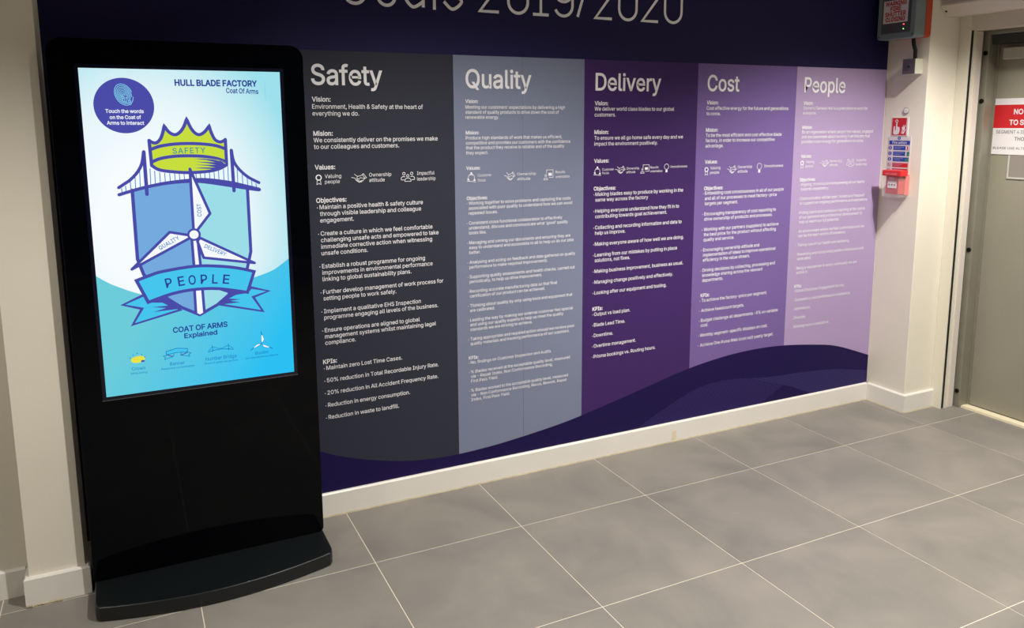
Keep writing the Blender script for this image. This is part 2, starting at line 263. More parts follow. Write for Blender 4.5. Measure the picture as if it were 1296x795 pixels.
p 424 53,-143_53,379_112,379_112,319_118,319_137,346_171,373_197,381_229,384_274,378_313,361_345,332_370,293_385,245_390,189_385,133_370,84_346,45_313,16_274,-2_229,-8_198,-5_173,4_138,31_118,59_114,59_114,-143;220,47_253,51_279,66_301,88_316,117_325,151_328,189_325,227_316,261_301,290_280,311_253,325_220,330_188,325_161,312_140,291_125,263_116,229_113,189_116,150_125,115_140,86_162,65_188,51
q 424 372,-143_311,-143_311,59_306,59_287,31_252,4_227,-5_195,-8_151,-2_111,16_79,45_55,84_39,133_34,189_39,245_55,293_79,332_112,361_151,378_196,384_228,381_253,373_287,346_307,319_313,319_313,379_372,379;205,47_236,51_263,65_284,86_299,115_309,150_312,189_309,229_300,263_284,291_263,312_237,325_205,330_172,325_145,311_124,290_108,261_99,227_96,189_99,151_109,117_124,88_145,66_172,51
r 259 53,0_53,379_112,379_112,321_115,321_130,347_152,367_181,380_213,385_229,384_243,384_243,322_230,324_207,326_182,323_159,315_140,301_126,284_117,262_114,237_114,0
s 365 182,-8_145,-5_112,3_84,18_62,38_45,63_36,94_94,107_105,79_124,60_150,49_181,45_217,50_244,62_262,81_268,103_265,121_254,136_237,147_212,155_149,170_104,186_72,208_53,237_47,274_51,305_65,332_87,354_115,370_149,381_187,384_223,381_254,372_279,358_299,339_324,290_268,277_258,298_243,316_219,328_187,333_156,329_131,317_114,299_109,277_112,258_124,243_172,223_229,209_275,194_306,171_325,142_331,107_326,75_312,47_290,24_260,6_223,-5
t 227 204,379_204,327_6,327_6,379;65,471_126,471_126,98_128,76_136,61_150,53_170,50_185,51_202,54_213,2_192,-3_168,-4_125,2_92,21_72,52_65,93
u 410 182,-5_146,-1_115,11_89,31_69,59_57,95_53,139_53,379_114,379_114,144_119,105_137,75_164,56_200,50_226,53_249,62_268,77_283,97_293,122_296,153_296,379_357,379_357,0_298,0_298,92_307,92_286,47_257,17_222,0
v 389 163,0_17,379_84,379_165,155_187,87_206,21_184,21_203,87_224,155_305,379_371,379_226,0
w 567 138,0_23,379_87,379_133,214_154,137_175,41_165,41_186,135_206,214_252,379_316,379_362,214_382,136_402,41_391,41_413,135_434,214_480,379_545,379_429,0_368,0_319,172_305,225_291,280_277,338_291,338_277,280_263,225_248,172_199,0
x 379 21,0_171,218_171,171_29,379_100,379_147,306_179,253_207,206_175,206_202,253_233,306_282,379_352,379_209,169_209,214_358,0_287,0_231,85_200,136_173,182_205,182_178,136_148,85_91,0
y 389 47,-139_61,-86_71,-87_104,-89_130,-74_151,-36_163,-1_17,379_84,379_165,155_187,87_206,21_184,21_202,87_224,155_305,379_371,379_204,-58_177,-107_139,-136_91,-145_65,-143
z 380 42,0_42,46_254,320_254,323_48,323_48,379_333,379_333,331_126,60_126,56_339,56_339,0
  160 
'''.strip('\n').split('\n'):
    ch, rest = ln[0], ln[2:].split(' ')
    GLYPHS[ch] = (int(rest[0]), [[tuple(int(v) for v in p.split(',')) for p in q.split('_')] for q in rest[1].split(';')] if len(rest) > 1 and rest[1] else [])
CAP = 0.509     # cap height at size 1
TXT = {}
def glyphs(s, bold=0.0, spacing=1.0):
    key = (s, bold, spacing)
    if key in TXT: return TXT[key]
    # contours that overlap (the bars of f and t) go to separate layers so the fill never punches holes
    area = lambda q: sum(q[i][0]*q[(i+1) % len(q)][1]-q[(i+1) % len(q)][0]*q[i][1] for i in range(len(q)))
    def inside(p, q):
        r = False
        for i in range(len(q)):
            (ax, ay), (bx, by) = q[i], q[i-1]
            if (ay > p[1]) != (by > p[1]) and p[0] < (bx-ax)*(p[1]-ay)/(by-ay)+ax: r = not r
        return r
    layers = {}; x = 0.0
    for ch in s:
        adv, cs = GLYPHS[ch]
        big = max((area(q) for q in cs), key=abs, default=0)
        outs = [q for q in cs if area(q)*big > 0]; holes = [q for q in cs if area(q)*big <= 0]
        for li_, q in enumerate(outs):
            for c_q in [q]+[h_ for h_ in holes if inside(h_[0], q)]:
                layers.setdefault(li_, []).append(([(x+a/1000, c/1000) for a, c in c_q], 1 if big > 0 else -1))
        x += adv/1000*spacing
    V, F = [], []
    for li_, cl in layers.items():
        cu = bpy.data.curves.new('t', 'CURVE'); cu.dimensions = '2D'; cu.fill_mode = 'BOTH'
        for q, sg in cl:
            sp = cu.splines.new('POLY'); sp.points.add(len(q)-1); sp.use_cyclic_u = True
            for k, (a, c) in enumerate(q): sp.points[k].co = (a, c, 0, 1)
        o = bpy.data.objects.new('t', cu); C.objects.link(o)
        dg = bpy.context.evaluated_depsgraph_get(); dg.update()
        me = bpy.data.meshes.new_from_object(o.evaluated_get(dg)); k0 = len(V)
        V += [(v.co.x, v.co.y, li_) for v in me.vertices]; F += [tuple(k0+i for i in p.vertices) for p in me.polygons]
        bpy.data.objects.remove(o); bpy.data.curves.remove(cu); bpy.data.meshes.remove(me)
        if bold:        # heavier weight: a mitred rim outside every contour
            h = bold*0.6
            for q, sg in cl:
                n = len(q); k0 = len(V); out = []
                for i in range(n):
                    a, p, c = Vector(q[i-1]), Vector(q[i]), Vector(q[(i+1) % n]); d1 = (p-a).normalized(); d2 = (c-p).normalized()
                    n1 = Vector((d1.y, -d1.x))*sg; n2 = Vector((d2.y, -d2.x))*sg; m_ = n1+n2
                    m_ = n1 if m_.length < 1e-3 else m_.normalized(); r = p+m_*h*min(1/max(m_.dot(n1), .4), 1.6); out.append((r.x, r.y, li_))
                V += [(a, c, li_) for a, c in q]+out
                F += [(k0+i, k0+(i+1) % n, k0+n+(i+1) % n, k0+n+i) for i in range(n)]
    FF = []
    for f in F:
        a = sum(V[f[i]][0]*V[f[(i+1) % len(f)]][1]-V[f[(i+1) % len(f)]][0]*V[f[i]][1] for i in range(len(f)))
        FF.append(f if a > 0 else f[::-1])
    xs = [v[0] for v in V]; TXT[key] = (V, FF, min(xs), max(xs)); return TXT[key]
def text(mb, sh, s, x, y, size, m, lift=0.001, width=None, sx=None, bold=0.0, align='L', ang=0.0, spacing=1.0):
    V, F, x0, x1 = glyphs(s, bold, spacing)
    k = (width/(x1-x0)) if width else size*(sx or 1)
    off = {'L': 0, 'C': -(x1-x0)*k/2, 'R': -(x1-x0)*k}[align]
    ca, sa = math.cos(ang), math.sin(ang); out = []
    for a, b, li_ in V:      # a second stroke that crosses the first lies a hair above it
        px_, py_ = (a-x0)*k+off, b*size
        out.append(sh.p(x+px_*ca-py_*sa, y+px_*sa+py_*ca, lift+0.00012*li_))
    mb.add(out, F, m)
def text2(mb, sh, s, a, b, cap, m, lift, bold=0.0, spacing=1.0):
    """text whose baseline runs from sheet point a to b, cap height in metres"""
    d = Vector(b)-Vector(a)
    text(mb, sh, s, a[0], a[1], cap/CAP, m, lift, width=d.length, bold=bold+.008, ang=math.atan2(d.y, d.x), spacing=spacing)

# ------------------------------------------------------------------ materials
M_wall = mat('cream_paint', srgb(234, 228, 213), 0.6, noise=0.02, nscale=3, bump=0.15, bscale=60)
M_skirt = mat('white_gloss_paint', srgb(232, 228, 221), 0.35, noise=0.015, nscale=5)
M_ceil = mat('ceiling_white', srgb(225, 222, 215), 0.8)
M_back = mat('far_wall_grey', srgb(60, 66, 76), 0.8)
M_grout = mat('grout', srgb(216, 207, 190), 0.8)
M_print = mat('white_print', srgb(244, 243, 250), 0.6)
M_frame = mat('frame_white', srgb(226, 221, 205), 0.4)
M_steel = mat('grey_steel', srgb(142, 139, 124), 0.4, metal=0.25, noise=0.05, nscale=12)
M_door = mat('door_greygreen', srgb(146, 142, 126), 0.45, noise=0.04, nscale=3)
M_dark = mat('black_gap', srgb(14, 13, 13), 0.7)
M_bolt = mat('bolt_black', srgb(25, 26, 30), 0.35, metal=0.6)

def tile_mat():
    mt = bpy.data.materials.new('floor_tile'); mt.use_nodes = True; nt = mt.node_tree; b = nt.nodes['Principled BSDF']
    g = nt.nodes.new('ShaderNodeNewGeometry'); oi = nt.nodes.new('ShaderNodeObjectInfo')
    ad = nt.nodes.new('ShaderNodeVectorMath'); ad.operation = 'ADD'
    cm = nt.nodes.new('ShaderNodeCombineXYZ'); ml = nt.nodes.new('ShaderNodeMath'); ml.operation = 'MULTIPLY'; ml.inputs[1].default_value = 37
    nt.links.new(oi.outputs['Random'], ml.inputs[0]); nt.links.new(ml.outputs[0], cm.inputs[2])
    nt.links.new(g.outputs['Position'], ad.inputs[0]); nt.links.new(cm.outputs[0], ad.inputs[1])
    n1 = nt.nodes.new('ShaderNodeTexNoise'); n1.inputs['Scale'].default_value = 2.6; n1.inputs['Detail'].default_value = 6; n1.inputs['Roughness'].default_value = 0.6
    n1.inputs['Distortion'].default_value = 0.6
    n2 = nt.nodes.new('ShaderNodeTexNoise'); n2.inputs['Scale'].default_value = 55; n2.inputs['Detail'].default_value = 4
    for n in (n1, n2): nt.links.new(ad.outputs[0], n.inputs['Vector'])
    cr = nt.nodes.new('ShaderNodeValToRGB'); cr.color_ramp.elements[0].position = 0.3; cr.color_ramp.elements[1].position = 0.72
    cr.color_ramp.elements[0].color = srgb(119, 116, 111); cr.color_ramp.elements[1].color = srgb(143, 137, 129)
    nt.links.new(n1.outputs['Fac'], cr.inputs[0])
    # pale scuffs
    cr2 = nt.nodes.new('ShaderNodeValToRGB'); cr2.color_ramp.elements[0].position = 0.63; cr2.color_ramp.elements[1].position = 0.8
    n3 = nt.nodes.new('ShaderNodeTexNoise'); n3.inputs['Scale'].default_value = 9; n3.inputs['Detail'].default_value = 8; n3.inputs['Roughness'].default_value = 0.75
    nt.links.new(ad.outputs[0], n3.inputs['Vector']); nt.links.new(n3.outputs['Fac'], cr2.inputs[0])
    mx = nt.nodes.new('ShaderNodeMix'); mx.data_type = 'RGBA'; mx.inputs[7].default_value = srgb(158, 154, 148)
    sc = nt.nodes.new('ShaderNodeMath'); sc.operation = 'MULTIPLY'; sc.inputs[1].default_value = 0.5
    nt.links.new(cr2.outputs[0], sc.inputs[0]); nt.links.new(sc.outputs[0], mx.inputs[0]); nt.links.new(cr.outputs[0], mx.inputs[6])
    nt.links.new(mx.outputs[2], b.inputs['Base Color'])
    mr = nt.nodes.new('ShaderNodeMapRange'); mr.inputs['To Min'].default_value = 0.38; mr.inputs['To Max'].default_value = 0.6
    nt.links.new(n1.outputs['Fac'], mr.inputs['Value']); nt.links.new(mr.outputs[0], b.inputs['Roughness'])
    bp = nt.nodes.new('ShaderNodeBump'); bp.inputs['Strength'].default_value = 0.1; bp.inputs['Distance'].default_value = 0.001
    nt.links.new(n2.outputs['Fac'], bp.inputs['Height']); nt.links.new(bp.outputs[0], b.inputs['Normal'])
    return mt
M_tile = tile_mat()

# ------------------------------------------------------------------ room shell
XL, YF, ZC = -2.6, -7.0, 2.75
XP, YP = 4.01, -0.248            # pier: left face x, front face y
XD = 4.345                       # plane of the steel door frame
b = MB(); b.box((XL-.1, YF-.1, -0.12), (4.95, 0.15, -0.0012), M_grout); floor = structure(b.build('floor'))
# tiles: one object each, 0.6 m grid in line with the mural wall
gx0, gy0, T, G = 0.9503, -0.4372, 0.6, 0.0036
shared = {}
def tile(x0, x1, y0, y1):
    x0 += G/2; x1 -= G/2; y0 += G/2; y1 -= G/2
    key = (round(x1-x0, 4), round(y1-y0, 4))
    if key not in shared:
        h, e, a, c = 0.0, 0.0005, (x1-x0)/2, (y1-y0)/2; z0 = -0.006
        me = bpy.data.meshes.new('tile')
        V = [(-a,-c,z0),(a,-c,z0),(a,c,z0),(-a,c,z0),(-a,-c,-e),(a,-c,-e),(a,c,-e),(-a,c,-e),(-a+e,-c+e,h),(a-e,-c+e,h),(a-e,c-e,h),(-a+e,c-e,h)]
        Fc = [(0,1,5,4),(1,2,6,5),(2,3,7,6),(3,0,4,7),(4,5,9,8),(5,6,10,9),(6,7,11,10),(7,4,8,11),(8,9,10,11)]
        me.from_pydata(V, [], Fc); me.materials.append(M_tile); shared[key] = me
    o = bpy.data.objects.new('tile', shared[key]); C.objects.link(o); o.location = ((x0+x1)/2, (y0+y1)/2, 0); o.parent = floor
xe = [XL]+[gx0+k*T for k in range(-5, 6)]+[4.36]
ye = [0.0]+[gy0-k*T for k in range(0, 11)]
for i in range(len(xe)-1):
    for j in range(len(ye)-1):
        a, c = xe[i], xe[i+1]; t, u = ye[j], ye[j+1]
        if j == 0 and c <= 0.0:
            tile(a, c, u, -0.194); tile(a, c, -0.194, -0.0)
        elif j == 0 and a < 0.0:
            tile(a, c, u, -0.194); tile(a, c, -0.194, 0.0)
        else: tile(a, c, u, t)

def wallbox(name, lo, hi, m=M_wall, parent=None):
    b = MB(); b.box(lo, hi, m); o = b.build(name, parent)
    if parent is None: structure(o)
    return o
wall_back = wallbox('wall_back', (0.005, 0.0, 0), (4.95, 0.12, ZC))
wallbox('wall_back_left', (XL, -0.085, 0), (-0.100, 0.12, ZC))
wallbox('wall_left', (XL-0.12, YF, 0), (XL, 0.12, ZC))
wallbox('wall_front', (XL-.12, YF-0.12, 0), (4.95, YF, ZC), M_back)
wallbox('ceiling', (XL-.12, YF-.12, ZC), (4.95, 0.12, ZC+.1), M_ceil)
# shallow nib left of the mural
b = MB(); b.box((-0.161, -0.17, 0), (0.005, -0.085, ZC), M_wall); b.box((-0.1, -0.085, 0), (0.005, 0.12, ZC), M_wall); structure(b.build('wall_nib_left'))
# pier right of the mural
b = MB(); b.box((XP, YP, 0), (4.42, 0.0, ZC), M_wall); structure(b.build('wall_pier_right', bevel=0.003))
# right wall: over and beyond the doorway
wallbox('wall_right', (4.42, -1.36, 2.1), (4.95, 0.0, ZC))
wallbox('wall_right_near', (4.36, YF, 0), (4.95, -1.36, ZC))

def skirting(name, pts, h=0.1, t=0.015):
    """pts: plan polyline of the wall face, room to the right of travel; profile with a small chamfer"""
    prof = [(0, 0), (t, 0), (t, h-0.006), (t-0.005, h), (0, h)]
    P = [Vector(p) for p in pts]; n = len(P); mb = MB(); rings = []
    for i in range(n):
        d1 = (P[i]-P[i-1]).normalized() if i else (P[1]-P[0]).normalized()
        d2 = (P[i+1]-P[i]).normalized() if i < n-1 else d1
        n1 = Vector((d1.y, -d1.x)); n2 = Vector((d2.y, -d2.x)); hh = (n1+n2).normalized(); k = 1/max(hh.dot(n1), .3)
        rings.append([(P[i].x+hh.x*k*a, P[i].y+hh.y*k*a, z) for a, z in prof])
    V = [q for r in rings for q in r]; m_ = len(prof)
    Fc = [(i*m_+j, (i+1)*m_+j, (i+1)*m_+(j+1) % m_, i*m_+(j+1) % m_) for i in range(n-1) for j in range(m_)]
    Fc += [tuple(range(m_-1, -1, -1)), tuple((n-1)*m_+k for k in range(m_))]
    mb.add(V, Fc, M_skirt); return structure(mb.build(name))
skirting('baseboard_back', [(0.02, -0.0005), (XP-0.0155, -0.0005)])
skirting('baseboard_pier', [(XP-.0005, -0.0155), (XP-.0005, YP-.0005), (4.235, YP-.0005)])
skirting('baseboard_nib', [(-0.1615, -0.0865), (-0.1615, -0.1705), (0.0055, -0.1705), (0.0055, -0.002)])
skirting('baseboard_left', [(XL, -0.0855), (-0.178, -0.0855)])
# sealant lines and a filled joint in the long skirting
M_fill = mat('joint_filler', srgb(226, 212, 182), .6)
M_seal = mat('sealant', srgb(176, 164, 134), 0.8, noise=0.15, nscale=30)
b = MB(); b.prism([(0.02, -0.0155, 0.0), (0.02, -0.0205, 0.0), (0.02, -0.0155, 0.004)], (3.96, 0, 0), M_seal); 
b.prism([(XP-0.0155, -0.02, 0.0), (XP-0.0205, -0.02, 0.0), (XP-0.0155, -0.02, 0.004)], (0, -0.24, 0), M_seal)
b.prism([(XP-0.01, YP-0.0155, 0.0), (XP-0.01, YP-0.0205, 0.0), (XP-0.01, YP-0.0155, 0.004)], (0.24, 0, 0), M_seal)
structure(b.build('trim_1'))
b = MB(); b.box((2.612, -0.0162, 0.0), (2.636, -0.0152, 0.055), M_fill); structure(b.build('trim_2'))
b = MB()
random.seed(5)
for i in range(14):
    x = -0.17+i*0.0075; b.cyl((x, -0.188-random.random()*.006, 0.0), (x, -0.188, 0.0018+random.random()*.0012), 0.004+random.random()*.004, M_seal, n=7)
structure(b.build('trim_3'))

# ------------------------------------------------------------------ mural
Y0 = 0.0
W = Sheet((0, Y0, 0), (1, 0, 0), (0, 0, 1))       # N = (0,-1,0)
M_navy = mat('print_navy', srgb(27, 22, 72), 0.62, spec=0.22)
M_safety = mat('print_charcoal', srgb(47, 50, 64), 0.62, spec=0.22)
M_quality = mat('print_slate', srgb(122, 130, 156), 0.62, spec=0.22)
M_deliv = mat('print_deep_purple', srgb(62, 36, 98), 0.62, spec=0.22)
M_cost = mat('print_violet', srgb(116, 94, 156), 0.62, spec=0.22)
M_people = mat('print_lilac', srgb(170, 149, 190), 0.62, spec=0.22)
M_wave = mat('print_indigo', srgb(24, 9, 70), 0.62, spec=0.22)
def dot_mat(name, base, dot, pitch, skew):
    mt = bpy.data.materials.new(name); mt.use_nodes = True; nt = mt.node_tree; bs = nt.nodes['Principled BSDF']; bs.inputs['Roughness'].default_value = 0.62; bs.inputs['Specular IOR Level'].default_value = 0.22
    g = nt.nodes.new('ShaderNodeNewGeometry'); sp = nt.nodes.new('ShaderNodeSeparateXYZ'); nt.links.new(g.outputs['Position'], sp.inputs[0])
    def mth(op, a, b_):
        n = nt.nodes.new('ShaderNodeMath'); n.operation = op
        for i, q in enumerate((a, b_)):
            if q is None: continue
            if isinstance(q, (int, float)): n.inputs[i].default_value = q
            else: nt.links.new(q, n.inputs[i])
        return n.outputs[0]
    k = 2*math.pi/pitch
    a = mth('SINE', mth('MULTIPLY', mth('ADD', sp.outputs[0], mth('MULTIPLY', sp.outputs[2], skew)), k), None)
    c = mth('SINE', mth('MULTIPLY', mth('ADD', sp.outputs[2], mth('MULTIPLY', sp.outputs[0], -skew*0.6)), k), None)
    s = mth('MULTIPLY_ADD', mth('ADD', a, c), 0.6); nt.nodes[-1].inputs[2].default_value = 0.25
    nt.nodes[-1].use_clamp = True
    mx = nt.nodes.new('ShaderNodeMix'); mx.data_type = 'RGBA'; mx.inputs[6].default_value = base; mx.inputs[7].default_value = dot
    nt.links.new(s, mx.inputs[0]); nt.links.new(mx.outputs[2], bs.inputs['Base Color']); return mt
M_dotA = dot_mat('print_dots_a', srgb(28, 14, 78), srgb(52, 42, 98), 0.011, 0.35)
M_dotB = dot_mat('print_dots_b', srgb(30, 18, 80), srgb(62, 56, 106), 0.010, -0.5)

XE = [0.83, 1.4630, 2.0870, 2.7180, 3.3500, 4.0060]; ZT = 1.868
mural = thing('wall_mural', 'wall-length printed mural of goals in five coloured columns under a dark navy title band', 'mural', (0.005, -0.001, 0.1))
b = MB(); rect(b, W, 0.008, 0.1, XE[-1], ZC, M_navy, 0.001); hd = b.build('backing', mural); hd['label'] = 'dark navy printed background and title band'

wave = [(0.3, 0.62), (0.55, 0.45), (0.72, 0.345), (0.869, 0.276), (0.936, 0.246), (1.068, 0.203), (1.205, 0.171), (1.348, 0.155), (1.461, 0.153), (1.60, 0.159), (1.73, 0.171), (1.935, 0.197), (2.089, 0.224), (2.32, 0.275), (2.515, 0.320), (2.717, 0.365), (2.96, 0.398), (3.173, 0.408), (3.352, 0.402), (3.573, 0.378), (3.757, 0.345), (4.006, 0.261)]
b = MB(); sw = smooth_path(wave, 5); sw = [p for p in sw]
poly(b, W, [(0.3, 0.1)]+[(max(0.3,min(x, 4.006)), z) for x, z in sw]+[(4.006, 0.1)], M_wave, 0.0022)
wv = b.build('wave_band', mural); wv['label'] = 'dark indigo wave along the foot of the mural'
b = MB()
c1 = smooth_path([(2.405, 0.1), (2.488, 0.142), (2.599, 0.189), (2.699, 0.228), (2.816, 0.259), (2.936, 0.268), (3.05, 0.262), (3.125, 0.249), (3.256, 0.211), (3.426, 0.159), (3.568, 0.1)], 5)
poly(b, W, c1, M_dotA, 0.0026); b.build('dotted_wave', wv)
b = MB()
c2 = smooth_path([(3.10, 0.254), (3.287, 0.238), (3.421, 0.235), (3.593, 0.227), (3.773, 0.21), (4.006, 0.170)], 5)
poly(b, W, c2+[(4.006, 0.1), (3.568, 0.1), (3.426, 0.159), (3.256, 0.211)], M_dotB, 0.0027); b.build('dotted_wave', wv)
b = MB(); poly(b, W, [(3.205, 0.1), (3.30, 0.15), (3.357, 0.18), (3.426, 0.159), (3.568, 0.1)], M_wave, 0.0029); b.build('wave_wedge', wv)  # indigo wedge printed between the dotted waves

LT = 0.0034
# ---- title, drawn in a thin line face
b = MB(); SW = 0.0125
def digit(kind, x0, x1, z0=2.047, h=0.165):
    w_ = x1-x0; r = w_/2; cx = (x0+x1)/2; P = lambda *a: [(x0+p[0]*w_, z0+p[1]*h) for p in a]
    q = lambda a0, a1, cy, rr, n=14: [(cx+rr*math.cos(math.radians(a0+(a1-a0)*k/n)), cy+rr*math.sin(math.radians(a0+(a1-a0)*k/n))) for k in range(n+1)]
    zt = z0+h
    if kind == '0': stroke(b, W, q(180, 360, z0+r, r)+q(0, 180, zt-r, r), SW, M_print, LT, closed=True)
    elif kind == '2': stroke(b, W, q(165, -35, zt-r, r)+[(x0, z0), (x1, z0)], SW, M_print, LT, caps=False)
    elif kind == '1': stroke(b, W, [(x0, z0), (x1, z0)], SW, M_print, LT, caps=False); stroke(b, W, [(cx, z0), (cx, zt), (x0+.1*w_, zt-.03)], SW, M_print, LT+1e-4, caps=False)
    elif kind == '9': stroke(b, W, q(205, 360, z0+r, r)+q(0, 180, zt-r, r)+q(180, 350, zt-r*1.4, r), SW, M_print, LT, caps=False)
    elif kind == '/': stroke(b, W, [(x0, z0), (x1, zt)], SW, M_print, LT, caps=False)
    elif kind == 'G': stroke(b, W, q(40, 180, zt-r, r)+q(180, 345, z0+r, r)+[(x1-.004, z0+.5*h), (cx, z0+.5*h)], SW, M_print, LT, caps=False)
    elif kind == 'o': stroke(b, W, q(180, 360, z0+r, r)+q(0, 180, z0+.125-r, r), SW, M_print, LT, closed=True)
    elif kind == 'a': stroke(b, W, q(90, 350, z0+.038, .038)[:0]+[(x1, z0), (x1, z0+.09)]+q(0, 160, z0+.125-r, r), SW, M_print, LT, caps=False); stroke(b, W, smooth_path([(x1, z0+.075), (cx, z0+.073), (x0+.004, z0+.04), (cx-.004, z0), (x1, z0+.022)], 6), SW, M_print, LT+1e-4, caps=False)
    elif kind == 'l': stroke(b, W, [(cx, z0-.006), (cx, zt+.01)], SW, M_print, LT, caps=False)
    elif kind == 's': stroke(b, W, smooth_path([(x0+.002, z0+.028), (cx, z0), (x1, z0+.032), (cx, z0+.062), (x0+.004, z0+.094), (cx, z0+.125), (x1-.004, z0+.102)], 6), SW, M_print, LT, caps=False)
fx = lambda u: un(u, 15, 1, 0).x
for kk, u0, u1 in (('G', 436, 462.5), ('o', 478.5, 500), ('a', 511.5, 535.5), ('l', 547, 552), ('s', 561, 584), ('2', 607, 631), ('0', 643, 667.5), ('1', 674, 694), ('9', 701.5, 724), ('/', 730.5, 744), ('2', 753, 774), ('0', 783, 805), ('2', 812.5, 832.5), ('0', 841, 862)):
    digit(kk, fx(u0), fx(u1))
tt = b.build('title', hd); tt['label'] = 'thin white lettering of the title, its upper half above the frame'

# ---- icons
def icon(mb, kind, x0, x1, z0, z1):
    f = lambda pts: [(x0+a*(x1-x0), z0+c*(z1-z0)) for a, c in pts]; S = 0.0021; m_ = M_print; sx = x1-x0; sz = z1-z0
    if kind == 'ribbon':
        cx, cz = f([(0.5, 0.68)])[0]; ring(mb, W, (cx, cz), sz*.24, .0042, m_, LT); 
        stroke(mb, W, f([(.25, .42), (.18, .02), (.5, .14), (.82, .02), (.75, .42)]), S, m_, LT)
    elif kind == 'hands':
        for q in ([(0, .62), (.22, .55), (.3, .3), (.5, .08), (.66, .12), (.9, .5)], [(.2, .95), (.4, .72), (.62, .78), (.8, .95)], [(.8, 1), (1, .55), (.9, .48), (.72, .9), (.8, 1)],
                  [(.4, .72), (.34, .5), (.46, .44), (.6, .56), (.88, .48)], [(.3, .3), (.42, .4)], [(.38, .2), (.52, .34)], [(.48, .1), (.64, .26)], [(.3, .34), (.56, .12), (.7, .3)]):
            stroke(mb, W, f(q), S*.95, m_, LT)
    elif kind == 'people':
        for cx, cz, r in ((.22, .82, .14), (.78, .82, .14), (.5, .6, .13)):
            c = f([(cx, cz)])[0]; ring(mb, W, c, r*sz*.95, S, m_, LT)
        stroke(mb, W, f([(.02, .2), (.02, .4), (.14, .55), (.3, .5)]), S, m_, LT); stroke(mb, W, f([(.98, .2), (.98, .4), (.86, .55), (.7, .5)]), S, m_, LT)
        stroke(mb, W, f([(.02, .2), (.22, .2)]), S, m_, LT); stroke(mb, W, f([(.98, .2), (.78, .2)]), S, m_, LT)
        stroke(mb, W, f([(.28, .04), (.28, .2), (.4, .36), (.6, .36), (.72, .2), (.72, .04)]), S, m_, LT, closed=True)
    elif kind == 'customer':
        c = f([(.5, .45)])[0]; ring(mb, W, c, .38*sx, S, m_, LT, ry=.38*sz)
        for cx, cz in ((.5, .92), (.12, .3), (.88, .22)):
            q = f([(cx, cz)])[0]; disc(mb, W, q, .0045, m_, LT+1e-4, 12); 
            stroke(mb, W, [(q[0]-.006, q[1]-.008), (q[0]+.006, q[1]-.008)], S, m_, LT)
    elif kind == 'results':
        stroke(mb, W, f([(.3, .62), (.3, .98), (.98, .98), (.98, .25), (.55, .25)]), S, m_, LT, caps=False)
        rect(mb, W, *f([(.5, .42)])[0], *f([(.85, .7)])[0], m_, LT)
        ring(mb, W, f([(.22, .45)])[0], .0045, S, m_, LT, n=14); stroke(mb, W, f([(.02, .04), (.06, .2), (.38, .2), (.42, .04)]), S, m_, LT, closed=True)
    elif kind == 'bulb':
        ring(mb, W, f([(.5, .68)])[0], .32*sz, S, m_, LT, ry=.32*sz); rect(mb, W, *f([(.32, .02)])[0], *f([(.68, .3)])[0], m_, LT)

